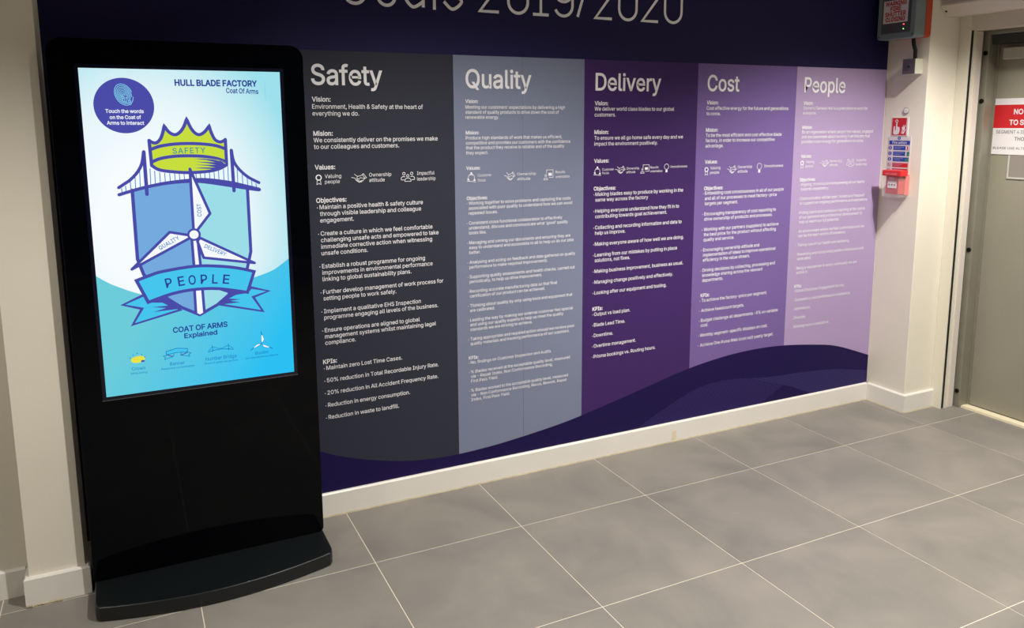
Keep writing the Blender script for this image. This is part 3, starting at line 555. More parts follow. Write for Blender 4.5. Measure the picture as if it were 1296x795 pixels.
COLS = [
 dict(name='Safety', m=M_safety, what='charcoal column headed Safety', x0=.884, xi=.896, xb=.888, h=(.884, 1.163, 1.741, .074), pitch=.02586, cap=.0168, ref=('challenging unsafe acts and empowered to take', .489),
  vis=(1.677, [1.650, 1.624], ['Environment, Health & Safety at the heart of', 'everything we do.']),
  mis=(1.548, [1.523, 1.498], ['We consistently deliver on the promises we make', 'to our colleagues and customers.']), val=1.419,
  icons=[('ribbon', .885, .910, 1.360, 1.401), ('hands', 1.026, 1.086, 1.361, 1.398), ('people', 1.228, 1.287, 1.359, 1.399)],
  caps=[(.921, .985, 1.385, 1.364, 'Valuing', 'people'), (1.097, 1.188, 1.385, 1.364, 'Ownership', 'attitude'), (1.297, 1.372, 1.385, 1.362, 'Impactful', 'leadership')],
  obj=(1.291, 1.265), lines=['*Maintain a positive health & safety culture', 'through visible leadership and colleague', 'engagement.', '', '*Create a culture in which we feel comfortable', 'challenging unsafe acts and empowered to take', 'immediate corrective action when witnessing', 'unsafe conditions.', '', '*Establish a robust programme for ongoing', 'improvements in environmental performance', 'linking to global sustainability plans.', '', '*Further develop management of work process for', 'setting people to work safely.', '', '*Implement a qualitative EHS Inspection', 'programme engaging all levels of the business.', '', '*Ensure operations are aligned to global', 'management systems whilst maintaining legal', 'compliance.', '', '', '#KPIs:', '*Maintain zero Lost Time Cases.', '', '*50% reduction in Total Recordable Injury Rate.', '', '*20% reduction in All Accident Frequency Rate.', '', '*Reduction in energy consumption.', '', '*Reduction in waste to landfill.']),
 dict(name='Quality', m=M_quality, what='slate grey column headed Quality', x0=1.514, xi=1.523, xb=1.516, h=(1.516, 1.822, 1.737, .074), pitch=.02111, cap=.0138, ref=('competitive and provides our customers with the confidence', .502),
  vis=(1.675, [1.652, 1.631, 1.610], ["Meeting our customers' expectations by delivering a high", 'standard of quality products to drive down the cost of', 'renewable energy.']),
  mis=(1.546, [1.525, 1.504, 1.484, 1.463], ['Produce high standards of work that makes us efficient,', 'competitive and provides our customers with the confidence', 'that the product they receive is reliable and of the quality', 'they expect.']), val=1.399,
  icons=[('customer', 1.518, 1.556, 1.346, 1.388), ('hands', 1.690, 1.742, 1.346, 1.384), ('results', 1.882, 1.93, 1.342, 1.388)],
  caps=[(1.566, 1.63, 1.369, 1.348, 'Customer', 'focus'), (1.752, 1.844, 1.368, 1.347, 'Ownership', 'attitude'), (1.942, 1.99, 1.371, 1.350, 'Results', 'orientation')],
  obj=(1.272, 1.2515), lines=['*Working together to solve problems and capturing the costs', 'associated with poor quality to understand how we can avoid', 'repeated issues.', '', '*Consistent cross functional collaboration to effectively', "understand, discuss and communicate what 'good' quality", 'looks like.', '', '*Managing and owning our documents and ensuring they are', 'easy to understand and accessible to all to help us do our jobs', 'better.', '', '*Analysing and acting on feedback and data gathered on quality', 'performance to make required improvements.', '', '*Supporting quality assessments and health checks, carried out', 'periodically, to help us drive improvement.', '', '*Recording accurate manufacturing data so that final', 'certification of our product can be achieved.', '', '*Thinking about quality by only using tools and equipment that', 'are calibrated.', '', '*Leading the way by making our external customer feel special', 'and using our quality experts to help us meet the quality', 'standards we are striving to achieve.', '', '*Taking appropriate and required action should we receive poor', 'quality materials and tracking performance of our suppliers.', '', '', '#KPIs:', '*No. findings on Customer Inspection and Audits.', '', '*% Blades received at the acceptable quality level, measured', 'via - Repair Index, Non Conformance Recording,', 'First Pass Yield.', '', '*% Blades worked to the acceptable quality level, measured', 'via - Non Conformance Recording, Recos, Rework, Repair', 'Index, First Pass Yield.']),
 dict(name='Delivery', m=M_deliv, what='deep purple column headed Delivery', x0=2.141, xi=2.150, xb=2.143, h=(2.144, 2.502, 1.735, .074), pitch=.02552, cap=.0165, ref=('Making blades easy to produce by working in the', .496),
  vis=(1.669, [1.645, 1.619], ['We deliver world class blades to our global', 'customers.']),
  mis=(1.541, [1.515, 1.489], ['To ensure we all go home safe every day and we', 'impact the environment positively.']), val=1.412,
  icons=[('customer', 2.141, 2.177, 1.353, 1.394), ('hands', 2.255, 2.310, 1.357, 1.393), ('results', 2.395, 2.445, 1.355, 1.396), ('bulb', 2.529, 2.560, 1.356, 1.396)],
  caps=[(2.185, 2.248, 1.375, 1.359, 'Customer', 'focus'), (2.317, 2.388, 1.376, 1.359, 'Ownership', 'attitude'), (2.451, 2.498, 1.377, 1.359, 'Results', 'orientation'), (2.567, 2.666, 1.377, 0, 'Innovativeness', '')],
  obj=(1.286, 1.2605), lines=['*Making blades easy to produce by working in the', 'same way across the factory', '', '*Helping everyone understand how they fit in to', 'contributing towards goal achievement.', '', '*Collecting and recording information and data to', 'help us improve.', '', '*Making everyone aware of how well we are doing.', '', '*Learning from our mistakes by putting in place', 'solutions, not fixes.', '', '*Making business improvement, business as usual.', '', '*Managing change positively and effectively.', '', '*Looking after our equipment and tooling.', '', '', '#KPIs:', '*Output vs load plan.', '', '*Blade Lead Time.', '', '*Downtime.', '', '*Overtime management.', '', '*Prisma bookings vs. Routing hours.']),
 dict(name='Cost', m=M_cost, what='violet column headed Cost', x0=2.773, xi=2.780, xb=2.770, h=(2.774, 2.972, 1.740, .074), pitch=.02565, cap=.0165, ref=('Cost effective energy for the future and generations', .526),
  vis=(1.676, [1.650, 1.624], ['Cost effective energy for the future and generations', 'to come.']),
  mis=(1.545, [1.520, 1.495, 1.469], ['To be the most efficient and cost effective blade', 'factory, in order to increase our competitive', 'advantage.']), val=1.391,
  icons=[('ribbon', 2.771, 2.798, 1.334, 1.375), ('hands', 2.913, 2.973, 1.336, 1.377), ('bulb', 3.103, 3.141, 1.336, 1.384)],
  caps=[(2.807, 2.870, 1.362, 1.340, 'Valuing', 'people'), (2.981, 3.074, 1.362, 1.340, 'Ownership', 'attitude'), (3.154, 3.283, 1.362, 0, 'Innovativeness', '')],
  obj=(1.262, 1.2385), lines=['*Embedding cost consciousness in all of our people', 'and all of our processes to meet factory-price', 'targets per segment.', '', '*Encouraging transparency of cost reporting to', 'drive ownership of products and processes.', '', '*Working with our partners (suppliers) to achieve', 'the best price for the product without affecting', 'quality and service.', '', '*Encouraging ownership attitude and', 'implementation of ideas to improve operational', 'efficiency in the value stream.', '', '*Driving decisions by collecting, processing and', 'knowledge sharing across the relevant', 'departments.', '', '', '#KPIs:', '*To achieve the factory-price per segment.', '', '*Achieve headcount targets.', '', '*Budget challenge all departments -5% on variable', 'cost.', '', '*Monthly segment-specific displays on cost.', '', '*Achieve One Puma Web (cost out) yearly target.']),
 dict(name='People', m=M_people, what='pale lilac column headed People', x0=3.402, xi=3.411, xb=3.402, h=(3.403, 3.696, 1.741, .074), pitch=.02474, cap=.0160, ref=('Be an organisation where people feel valued, engaged', .522),
  vis=(1.677, [1.652, 1.627], ['Siemens Gamesa Hull is a great place to work for', 'everyone.']),
  mis=(1.553, [1.529, 1.504, 1.479], ['Be an organisation where people feel valued, engaged', 'and are passionate about working in an industry that', 'provides clean energy for generations to come.']), val=1.404,
  icons=[('ribbon', 3.399, 3.428, 1.350, 1.390), ('hands', 3.540, 3.604, 1.351, 1.390), ('people', 3.737, 3.799, 1.347, 1.391)],
  caps=[(3.438, 3.499, 1.375, 1.353, 'Valuing', 'people'), (3.610, 3.701, 1.375, 1.354, 'Ownership', 'attitude'), (3.810, 3.887, 1.375, 1.352, 'Impactful', 'leadership')],
  obj=(1.281, 1.256), lines=['*Aligning, involving and empowering all our teams', 'towards consistency.', '', '*Communication will be open, honest and frequent', 'to support our ongoing performance and aspirations.', '', '*Putting talent and continuous learning at the centre', 'of our personal and professional development to', 'help us reach our full potential.', '', '*An environment where we feel comfortable and we', 'can be the best version of ourselves.', '', '*Taking care of our health and wellbeing.', '', '*Rewarding and recognising positive behaviours and', 'work ethic.', '', '*Being a real partner in every community we are', 'active in.', '', '', '#KPIs:', '*Global Employee Engagement Survey.', '', '*Competency and performance compliance.', '', '*Attendance.', '', '*Diversity.', '', '*Working hours compliance.']),
]
BB = 0.008
for i, c in enumerate(COLS):
    b = MB(); rect(b, W, XE[i], 0.12, XE[i+1], ZT, c['m'], 0.0016); col = b.build('column_panel', mural); col['label'] = c['what']
    b = MB(); x0, x1, z, cap = c['h']; text(b, W, c['name'], x0, z, cap/CAP, M_print, LT, width=x1-x0, bold=0.022); b.build('heading', col)
    size = c['cap']/CAP; s, wref = c['ref']; V, F, a, d = glyphs(s); sx = wref/((d-a)*size)
    HD = lambda t, z: (lambda q: (text(q, W, t, c['x0'], z, size*1.04, M_print, LT, sx=sx, bold=0.03), q.build('section_heading', col)))(MB())
    for nm, sec in (('Vision:', c['vis']), ('Mision:', c['mis'])):
        HD(nm, sec[0])
        b = MB()
        for z, t in zip(sec[1], sec[2]): text(b, W, t, c['x0'], z, size, M_print, LT, sx=sx, bold=BB)
        b.build('paragraph', col)
    HD('Values:', c['val'])
    HD('Objectives:', c['obj'][0])
    for ic in c['icons']: b = MB(); icon(b, *ic); b.build('icon', col)
    for x0, x1, za, zb, t1, t2 in c['caps']:
        b = MB(); V, F, a, d = glyphs(t1); cs = size*.86; k = (x1-x0)/((d-a)*cs)
        if c['name'] == 'Delivery': cs = size*.66; k = (x1-x0)/((d-a)*cs)
        text(b, W, t1, x0, za, cs, M_print, LT, sx=k)
        if t2: text(b, W, t2, x0, zb, cs, M_print, LT, sx=k)
        b.build('icon_caption', col)
    b = MB(); para = 0
    for k, t in enumerate(c['lines']):
        z = c['obj'][1]-k*c['pitch']
        if t.startswith('#'): HD(t[1:], z); continue
        if t.startswith('*'):
            if b.v: b.build('paragraph', col); b = MB()
            rect(b, W, c['xb']-.002, z+c['cap']*.28, c['xb']-.002+c['cap']*.19, z+c['cap']*.46, M_print, LT); t = t[1:]
        if t: text(b, W, t, c['xi'], z, size, M_print, LT, sx=sx, bold=BB)
    b.build('paragraph', col)
# seams between the printed drops
M_seam = mat('print_seam', srgb(92, 93, 106), 0.6)
b = MB(); rect(b, W, 1.7795, 0.165, 1.7807, ZT, M_seam, 0.0019); b.build('seam', mural)

# ------------------------------------------------------------------ information kiosk
KY = -0.22
M_glass = mat('kiosk_black_glass', srgb(3, 4, 7), 0.05, spec=0.14)
M_body = mat('kiosk_black_metal', srgb(6, 7, 9), 0.35, spec=.2, noise=0.1, nscale=20)
M_base = mat('kiosk_base', srgb(17, 21, 23), 0.3, bump=0.1, bscale=300)
M_bezel = mat('kiosk_bezel_blue_black', srgb(10, 12, 34), 0.2)
M_trim = mat('kiosk_trim', srgb(120, 122, 128), 0.3, metal=0.8)
kiosk = thing('information_kiosk', 'tall black freestanding touchscreen kiosk in front of the mural, showing a coat of arms', 'kiosk', (0.42, -0.2, 0))
def rrect(x0, z0, x1, z1, rs, n=8):
    out = []
    for (cx, cz, a0, r) in ((x1-rs[0], z1-rs[0], 0, rs[0]), (x0+rs[1], z1-rs[1], 90, rs[1]), (x0+rs[2], z0+rs[2], 180, rs[2]), (x1-rs[3], z0+rs[3], 270, rs[3])):
        for k in range(n+1):
            a = math.radians(a0+90*k/n); out.append((cx+r*math.cos(a), cz+r*math.sin(a)))
    return out
KX0, KX1, KZ0, KZ1 = 0.030, 0.8125, 0.052, 1.861
b = MB(); b.prism([(x, KY, z) for x, z in rrect(KX0, KZ0, KX1, KZ1, (.045, .045, .02, .02))], (0, 0.008, 0), M_glass); b.build('front_glass', kiosk, bevel=0.0015)
b = MB(); b.prism([(x, KY+.0082, z) for x, z in rrect(KX0+.004, KZ0, KX1-.004, KZ1-.004, (.042, .042, .02, .02))], (0, 0.052, 0), M_body); b.build('body', kiosk, bevel=0.003)
# foot: bowed front edge, rounded front corners, chamfered top
def foot(inset, z):
    x0, x1, yb, yc = 0.034+inset, 0.811-inset, -0.03-inset, -0.388+inset; pts = [(x0, yb), (x0, yc+.035)]
    n = 20
    pts += [(x0+.004, yc+.014), (x0+.014, yc+.002)]
    for k in range(1, n): 
        t = k/n; pts.append((x0+.014+(x1-x0-.028)*t, yc+.002-.062*math.sin(math.pi*t)**0.9*1.0))
    pts += [(x1-.014, yc+.002), (x1-.004, yc+.014), (x1, yc+.035), (x1, yb)]
    return [(x, y, z) for x, y in pts]
b = MB(); L = [foot(0.006, 0.0), foot(0.001, 0.004), foot(0, 0.010), foot(0, 0.049), foot(0.0015, 0.0508), foot(0.004, 0.0515)]
n = len(L[0]); V = [p for l in L for p in l]
b.add(V, [(i*n+j, i*n+(j+1) % n, (i+1)*n+(j+1) % n, (i+1)*n+j) for i in range(len(L)-1) for j in range(n)]+[tuple(range(n-1, -1, -1)), tuple((len(L)-1)*n+k for k in range(n))], M_base)
b.build('base', kiosk)

SX0, SX1, SZ0, SZ1 = 0.1165, 0.7305, 0.698, 1.770
K = Sheet((0, KY, 0), (1, 0, 0), (0, 0, 1))
b = MB()
q = 0.011
for x0, z0, x1, z1 in ((SX0-q, SZ1, SX1+q, SZ1+q), (SX0-q, SZ0-q, SX1+q, SZ0), (SX0-q, SZ0, SX0, SZ1), (SX1, SZ0, SX1+q, SZ1)):
    b.box((x0, KY-.0012, z0), (x1, KY+.0002, z1), M_bezel)
b.build('screen_bezel', kiosk)
b = MB()
for x0, z0, x1, z1 in ((SX0-q-.002, SZ0-q-.0022, SX1+q+.002, SZ0-q), (SX0-q-.0008, SZ0-q, SX0-q, SZ1+q), (SX1+q, SZ0-q, SX1+q+.0015, SZ1+q), (SX0-q, SZ1+q, SX1+q, SZ1+q+.0008)):
    b.box((x0, KY-.0014, z0), (x1, KY+.0002, z1), M_trim if z1 < SZ0 else M_bezel)
b.build('screen_trim', kiosk)

def screen_mat():
    mt = bpy.data.materials.new('screen_backlit_white'); mt.use_nodes = True; nt = mt.node_tree; nt.nodes.clear()
    e = nt.nodes.new('ShaderNodeEmission'); o = nt.nodes.new('ShaderNodeOutputMaterial'); nt.links.new(e.outputs[0], o.inputs[0])
    g = nt.nodes.new('ShaderNodeTexCoord'); mp = nt.nodes.new('ShaderNodeMapping'); mp.inputs['Location'].default_value = (-0.30, 0, -1.25); 
    mp.vector_type = 'POINT'; mp.inputs['Scale'].default_value = (1, 0, 0.75)
    mp.inputs['Location'].default_value = (-0.30, 0, -0.95)
    nt.links.new(g.outputs['Object'], mp.inputs[0])
    l = nt.nodes.new('ShaderNodeVectorMath'); l.operation = 'LENGTH'; nt.links.new(mp.outputs[0], l.inputs[0])
    cr = nt.nodes.new('ShaderNodeValToRGB'); cr.color_ramp.elements[0].position = 0.16; cr.color_ramp.elements[1].position = 0.50
    cr.color_ramp.elements[0].color = srgb(246, 252, 255); cr.color_ramp.elements[1].color = srgb(158, 224, 236)
    el = cr.color_ramp.elements.new(0.30); el.color = srgb(232, 246, 250)
    nt.links.new(l.outputs['Value'], cr.inputs[0]); nt.links.new(cr.outputs[0], e.inputs[0]); e.inputs[1].default_value = 1.0
    return mt
def low_mat():
    mt = bpy.data.materials.new('screen_backlit_teal'); mt.use_nodes = True; nt = mt.node_tree; nt.nodes.clear()
    e = nt.nodes.new('ShaderNodeEmission'); o = nt.nodes.new('ShaderNodeOutputMaterial'); nt.links.new(e.outputs[0], o.inputs[0])
    g = nt.nodes.new('ShaderNodeTexCoord'); sp = nt.nodes.new('ShaderNodeSeparateXYZ'); nt.links.new(g.outputs['Object'], sp.inputs[0])
    m1 = nt.nodes.new('ShaderNodeMath'); m1.operation = 'MULTIPLY_ADD'; m1.inputs[1].default_value = 1.15; m1.inputs[2].default_value = 0.78
    m2 = nt.nodes.new('ShaderNodeMath'); m2.operation = 'MULTIPLY_ADD'; m2.inputs[1].default_value = -0.75
    nt.links.new(sp.outputs[0], m1.inputs[0]); nt.links.new(sp.outputs[2], m2.inputs[0]); nt.links.new(m1.outputs[0], m2.inputs[2])
    cr = nt.nodes.new('ShaderNodeValToRGB'); cr.color_ramp.elements[0].position = 0.35; cr.color_ramp.elements[1].position = 0.95
    cr.color_ramp.elements[0].color = srgb(108, 204, 218); cr.color_ramp.elements[1].color = srgb(44, 192, 242)
    nt.links.new(m2.outputs[0], cr.inputs[0]); nt.links.new(cr.outputs[0], e.inputs[0]); return mt
E_W = screen_mat(); E_T = low_mat()
E_P = emis('screen_purple', srgb(74, 76, 168)); E_L = emis('screen_lime', srgb(200, 222, 62)); E_w = emis('screen_white', srgb(246, 250, 255))
E_B1 = emis('screen_blue', srgb(116, 170, 222)); E_B2 = emis('screen_pale_aqua', srgb(156, 221, 232)); E_R = emis('screen_banner', srgb(70, 198, 236))
E_C = emis('screen_cyan_line', srgb(60, 160, 205)); E_N = emis('screen_dark_blue', srgb(42, 62, 150)); E_S = emis('screen_teal_text', srgb(74, 150, 150)); E_Y = emis('screen_yellow', srgb(238, 226, 70))
E_F = emis('screen_finger', srgb(130, 205, 235)); E_D = emis('screen_mid_blue', srgb(30, 130, 200))
b = MB(); rect(b, K, SX0, SZ0, SX1, SZ1, E_W, 0.0006); scr = b.build('screen', kiosk); scr['label'] = 'bright backlit touchscreen with the coat of arms artwork'
lf = [0.0008]
def nl(): lf[0] += 0.00012; return lf[0]
def art(name): return MB()
b = MB(); cv = smooth_path([K.fromp(*p) for p in ((121.5, 349.5), (135, 357), (149, 363), (179, 372.5), (215, 377), (255, 374), (290, 363), (318, 352.4), (345, 342), (365.5, 327))], 5)
cv = [(SX0, cv[0][1])]+[p for p in cv if SX0 < p[0] < SX1]+[(SX1, cv[-1][1])]
poly(b, K, [(SX0, SZ0)]+cv+[(SX1, SZ0)], E_T, nl()); b.build('teal_wave', scr)
pw = 0.0106
# shield
deck = K.fp(140, 145, 6.322, [(68, 642), (180, 608), (300, 577), (450, 548), (630, 530), (760, 530), (950, 555), (1080, 580), (1187, 600)])
b = MB(); l1 = nl()
S = K.fp(110, 230, 4.185, [(240, 45), (268, 410), (300, 490), (350, 560), (415, 612), (500, 665), (598, 705)])
S2 = K.fp(110, 230, 4.185, [(850, 35), (868, 370), (850, 455), (810, 540), (750, 600), (690, 652), (598, 705)])
mid = K.fromp(239.5, 229)
poly(b, K, S+[K.fromp(245, 296), mid]+list(reversed(deck[1:4])), E_B1, l1)
poly(b, K, list(reversed(S2))+[deck[7], deck[6], deck[5], mid, K.fromp(245, 296)], E_B2, l1)
l2 = nl(); stroke(b, K, S, pw, E_P, l2); stroke(b, K, S2, pw, E_P, l2)
b.build('shield', scr)
# bridge
b = MB(); l3 = nl()
k = lambda pts: K.fp(140, 145, 6.322, pts)
for x, y0, y1 in [(90, 590, 632), (122, 570, 620), (160, 535, 608), (198, 495, 597), (235, 450, 588)]+[(x, 425+int(abs(x-600)**1*-0.0)+y_, 575-d_) for x, y_, d_ in ((318, 5, 12), (355, 25, 20), (395, 35, 26), (435, 42, 32), (475, 45, 36), (515, 47, 40), (552, 50, 42), (590, 50, 45), (685, 48, 45), (720, 46, 45), (755, 44, 45), (793, 40, 40), (830, 35, 35), (865, 25, 32), (905, 10, 28), (940, -15, 20))]+[(1015, 430, 560), (1055, 470, 570), (1095, 505, 580), (1130, 530, 588), (1165, 550, 595)]:
    stroke(b, K, k([(x-3, y0), (x+3, y1)]), 0.0026, E_D, l3, caps=False)
# white ground behind the middle hangers
l4 = nl()
stroke(b, K, smooth_path(k([(65, 585), (110, 555), (160, 520), (215, 460), (250, 390), (263, 300)]), 5), pw*.95, E_P, l4)
stroke(b, K, smooth_path(k([(967, 290), (985, 375), (1030, 440), (1100, 500), (1187, 545)]), 5), pw*.95, E_P, l4)
dp = smooth_path(deck, 5); nn = len(dp)
stroke(b, K, dp, [pw*(1+1.0*math.exp(-((i/nn-0.72)/0.22)**2)) for i in range(nn)], E_P, nl())
l5 = nl(); stroke(b, K, k([(265, 298), (291, 638)]), pw*1.05, E_P, l5); stroke(b, K, k([(965, 286), (987, 610)]), pw*1.05, E_P, l5)
b.build('bridge', scr)
# crown
b = MB(); k = lambda pts: K.fp(170, 140, 7.95, pts)
top = smooth_path(k([(148, 300), (185, 322), (225, 322), (262, 285), (285, 225), (300, 155)]), 4)+smooth_path(k([(300, 155), (350, 218), (410, 243), (460, 215), (498, 160), (525, 85)]), 4)[1:]+smooth_path(k([(525, 85), (565, 170), (610, 225), (655, 242), (705, 215), (752, 155)]), 4)[1:]+smooth_path(k([(752, 155), (775, 225), (810, 290), (855, 315), (890, 308), (915, 290)]), 4)[1:]
bot = smooth_path(k([(175, 552), (240, 592), (350, 612), (550, 624), (750, 610), (860, 583), (928, 545)]), 4)
poly(b, K, top+list(reversed(bot)), E_L, nl())
l6 = nl()
# shaded inside of the ring: solid right end and tapering hatching
sp_ = [(930, 530), (880, 500), (800, 488), (720, 482), (600, 484), (720, 497), (815, 520), (610, 513), (740, 530), (818, 545), (605, 545), (740, 556), (815, 572), (700, 572), (600, 577), (800, 590), (870, 575), (928, 548)]
poly(b, K, k(sp_), E_P, l6); l7 = nl()
stroke(b, K, k([(560, 478), (700, 480), (800, 490), (880, 508), (912, 532)]), 0.0026, E_L, l7)
for q_ in (top, bot, k([(148, 300), (175, 555)]), k([(915, 290), (928, 545)]), smooth_path(k([(162, 392), (260, 358), (400, 337), (550, 331), (700, 337), (830, 355), (920, 388)]), 4), smooth_path(k([(172, 520), (260, 483), (400, 460), (550, 455), (700, 461), (830, 482), (925, 515)]), 4)):
    stroke(b, K, q_, pw, E_P, l7)
text2(b, K, 'SAFETY', k([(385, 433)])[0], k([(718, 424)])[0], 0.0180, E_S, nl(), spacing=1.15, bold=.015)
b.build('crown', scr)
# turbine
b = MB(); k = lambda pts: K.fp(110, 230, 4.185, pts); l8 = nl(); l9 = nl()
poly(b, K, k([(562, 300), (580, 300), (600, 440), (622, 690), (598, 702), (575, 690), (567, 440)]), E_w, l8)
for p_, q_ in (((555, 300), (567, 445)), ((588, 320), (602, 445)), ((569, 560), (577, 692)), ((611, 560), (622, 690))): stroke(b, K, k([p_, q_]), pw*.85, E_P, l9)
la, lb = nl(), nl()
for bl in ([(545, -68), (652, 168), (585, 255), (565, 265)], [(238, 464), (438, 267), (540, 283), (545, 298)], [(598, 297), (888, 430), (618, 402), (585, 315)]):
    poly(b, K, k(bl), E_w, la); [stroke(b, K, k([bl[i-1], bl[i]]), pw*.85, E_P, lb) for i in range(4)]
h = k([(567, 280)])[0]; disc(b, K, h, 0.0215, E_P, nl(), 28); disc(b, K, h, 0.0145, E_w, nl(), 28)
lc = nl()
text2(b, K, 'QUALITY', k([(388, 362)])[0], k([(492, 302)])[0], 0.0130, E_D, lc, spacing=1.05, bold=.012)
text2(b, K, 'DELIVERY', k([(620, 348)])[0], k([(732, 394)])[0], 0.0130, E_D, lc, spacing=1.05, bold=.012)
text2(b, K, 'COST', k([(607, 184)])[0], k([(603, 117)])[0], 0.0130, E_D, lc, spacing=1.05, bold=.012)
b.build('wind_turbine', scr)
# banner
b = MB(); ld, le = nl(), nl()
tl = [(300, 600), (190, 652), (292, 672), (243, 757), (495, 678), (440, 640), (325, 620)]
tr = [(870, 560), (962, 578), (880, 610), (932, 685), (705, 650), (755, 600), (850, 580)]
for t_ in (tl, tr): poly(b, K, k(t_), E_R, ld); stroke(b, K, k(t_), pw*.82, E_P, le, closed=True)
lf_ = nl()
poly(b, K, k([(345, 640), (405, 612), (430, 622), (470, 650), (497, 672), (430, 680), (350, 690), (420, 668), (345, 664), (430, 655), (400, 640)]), E_P, lf_)
poly(b, K, k([(845, 590), (760, 572), (690, 570), (745, 588), (740, 612), (705, 650), (812, 638), (760, 630), (815, 622), (752, 618), (790, 598)]), E_P, lf_)
lg, lh = nl(), nl()
ft = smooth_path(k([(262, 523), (330, 497), (400, 475), (570, 447), (700, 447), (800, 457), (885, 475)]), 4); fb = smooth_path(k([(850, 585), (700, 566), (570, 570), (450, 593), (325, 638)]), 4)
poly(b, K, ft+fb, E_R, lg); stroke(b, K, ft+fb, pw, E_P, lh, closed=True)
# letters follow the bow of the banner
cen = [((418, 566), (462, 556)), ((481, 550), (521, 545)), ((540, 543), (583, 540)), ((603, 539), (642, 538)), ((660, 538), (697, 539)), ((716, 540), (754, 544))]
li = nl()
for ch, (p_, q_) in zip('PEOPLE', [((422, 562), (456, 554)), ((486, 552), (520, 546)), ((540, 545), (578, 541)), ((603, 540), (637, 538)), ((662, 538), (692, 538)), ((718, 538), (752, 540))]):
    text2(b, K, ch, k([p_])[0], k([q_])[0], 0.031, E_N, li, bold=0.012)
b.build('banner', scr)
# round badge
b = MB(); c0 = K.fromp(157.2, 133.8); r0 = (K.fromp(195.6, 137)[0]-K.fromp(118.4, 131)[0])/2
disc(b, K, c0, r0, E_P, nl(), 56)
fc = K.fromp(156.6, 119.8); lj = nl()
for i in range(7):
    t = (i+0.6)/7; rx, ry = 0.0265*t, 0.037*t; rot = math.radians(22)
    a0, a1 = ((-60, 235), (-40, 260), (-75, 250), (-50, 225), (-80, 262), (-30, 300), (0, 330))[i % 7]
    P = []
    for q_ in range(19):
        a = math.radians(a0+(a1-a0)*q_/18); x, y = rx*math.cos(a), ry*math.sin(a)
        P.append((fc[0]+x*math.cos(rot)-y*math.sin(rot), fc[1]+x*math.sin(rot)+y*math.cos(rot)))
    stroke(b, K, P, 0.0021, E_F, lj)
for i in range(5):
    x = fc[0]-0.006+i*0.0055; z = fc[1]-.012-i*.002; stroke(b, K, [(x, z+.008), (x+.003, z-.012)], 0.0018, E_F, lj+.00003)
for t, p_, q_ in (('Touch the words', (252, 510), (680, 513)), ('on the Coat of', (300, 580), (650, 579)), ('Arms to interact', (268, 642), (685, 644))):
    text2(b, K, t, K.fp(105, 85, 8.83, [p_])[0], K.fp(105, 85, 8.83, [q_])[0], 0.0112, E_w, lj, bold=0.02)
b.build('touch_badge', scr)
# headings on the screen
b = MB(); lk = nl(); k = lambda u, v: K.fromp(u, v)
text2(b, K, 'HULL BLADE FACTORY', k(221, 108.3), k(325.3, 109.5), 0.0190, E_N, lk, bold=0.045)
text2(b, K, 'Coat Of Arms', k(286, 117.6), k(326.8, 118.9), 0.0160, E_N, lk, bold=0.02)
stroke(b, K, [k(334.5, 103), k(336, 126)], 0.0012, E_F, lk)
b.build('screen_text', scr); b = MB()
text2(b, K, 'COAT OF ARMS', k(219, 421), k(288, 413), 0.0180, E_N, lk, bold=0.03)
text2(b, K, 'Explained', k(233.3, 427.8), k(275, 422.8), 0.0160, E_N, lk, bold=0.03)
b.build('screen_text', scr)
# row of small explained symbols
b = MB(); ll = nl(); lm = nl(); c0 = K.fp(150, 400, 8.836, [(218, 482)])[0]; kk = lambda pts: K.fp(150, 400, 8.836, pts)
disc(b, K, c0, 0.0215, E_Y, ll, 24, ry=0.0115, rot=0.1); disc(b, K, kk([(272, 500)])[0], 0.006, E_P, lm, 14, ry=0.0035)
stroke(b, K, kk([(140, 470), (215, 450), (290, 460)]), .0014, E_L, lm); stroke(b, K, kk([(140, 495), (215, 480), (290, 485)]), .0014, E_L, lm)
for q_ in ((132, 468), (162, 435), (208, 416), (258, 428), (295, 455)): disc(b, K, kk([q_])[0], 0.0019, E_D, lm, 8)
text2(b, K, 'Crown', kk([(150, 606)])[0], kk([(300, 592)])[0], 0.011, E_D, lm)
text2(b, K, 'Safety is King', kk([(135, 652)])[0], kk([(322, 632)])[0], 0.0065, E_D, lm, bold=0.01); b.build('crown_symbol', scr)
b = MB(); poly(b, K, kk([(530, 395), (650, 358), (770, 360), (770, 398), (650, 405), (535, 432)]), E_R, ll)
stroke(b, K, kk([(530, 395), (650, 358), (770, 360), (770, 398), (650, 405), (535, 432)]), .0024, E_D, lm, closed=True)
stroke(b, K, kk([(535, 440), (500, 445), (525, 462), (515, 485), (610, 450), (620, 425)]), .0024, E_D, lm); stroke(b, K, kk([(775, 400), (810, 408), (785, 425), (795, 447), (695, 435), (700, 410)]), .0024, E_D, lm)
stroke(b, K, kk([(545, 432), (605, 450)]), .003, E_P, lm); stroke(b, K, kk([(700, 435), (765, 405)]), .003, E_P, lm)
text2(b, K, 'Banner', kk([(577, 552)])[0], kk([(742, 533)])[0], 0.0115, E_D, lm)
text2(b, K, 'People are our foundation', kk([(480, 603)])[0], kk([(850, 558)])[0], 0.0065, E_D, lm, bold=0.01); b.build('banner_symbol', scr)
b = MB(); kk = lambda pts: K.fp(240, 400, 9.933, pts)
poly(b, K, kk([(235, 450), (285, 385), (380, 402), (485, 372), (548, 410), (480, 408), (380, 410), (290, 428)]), E_R, ll)
stroke(b, K, kk([(232, 452), (300, 428), (390, 412), (480, 408), (548, 415)]), .0026, E_D, lm); stroke(b, K, kk([(235, 440), (285, 382), (350, 402), (400, 402), (485, 362), (545, 402)]), .0018, E_D, lm)
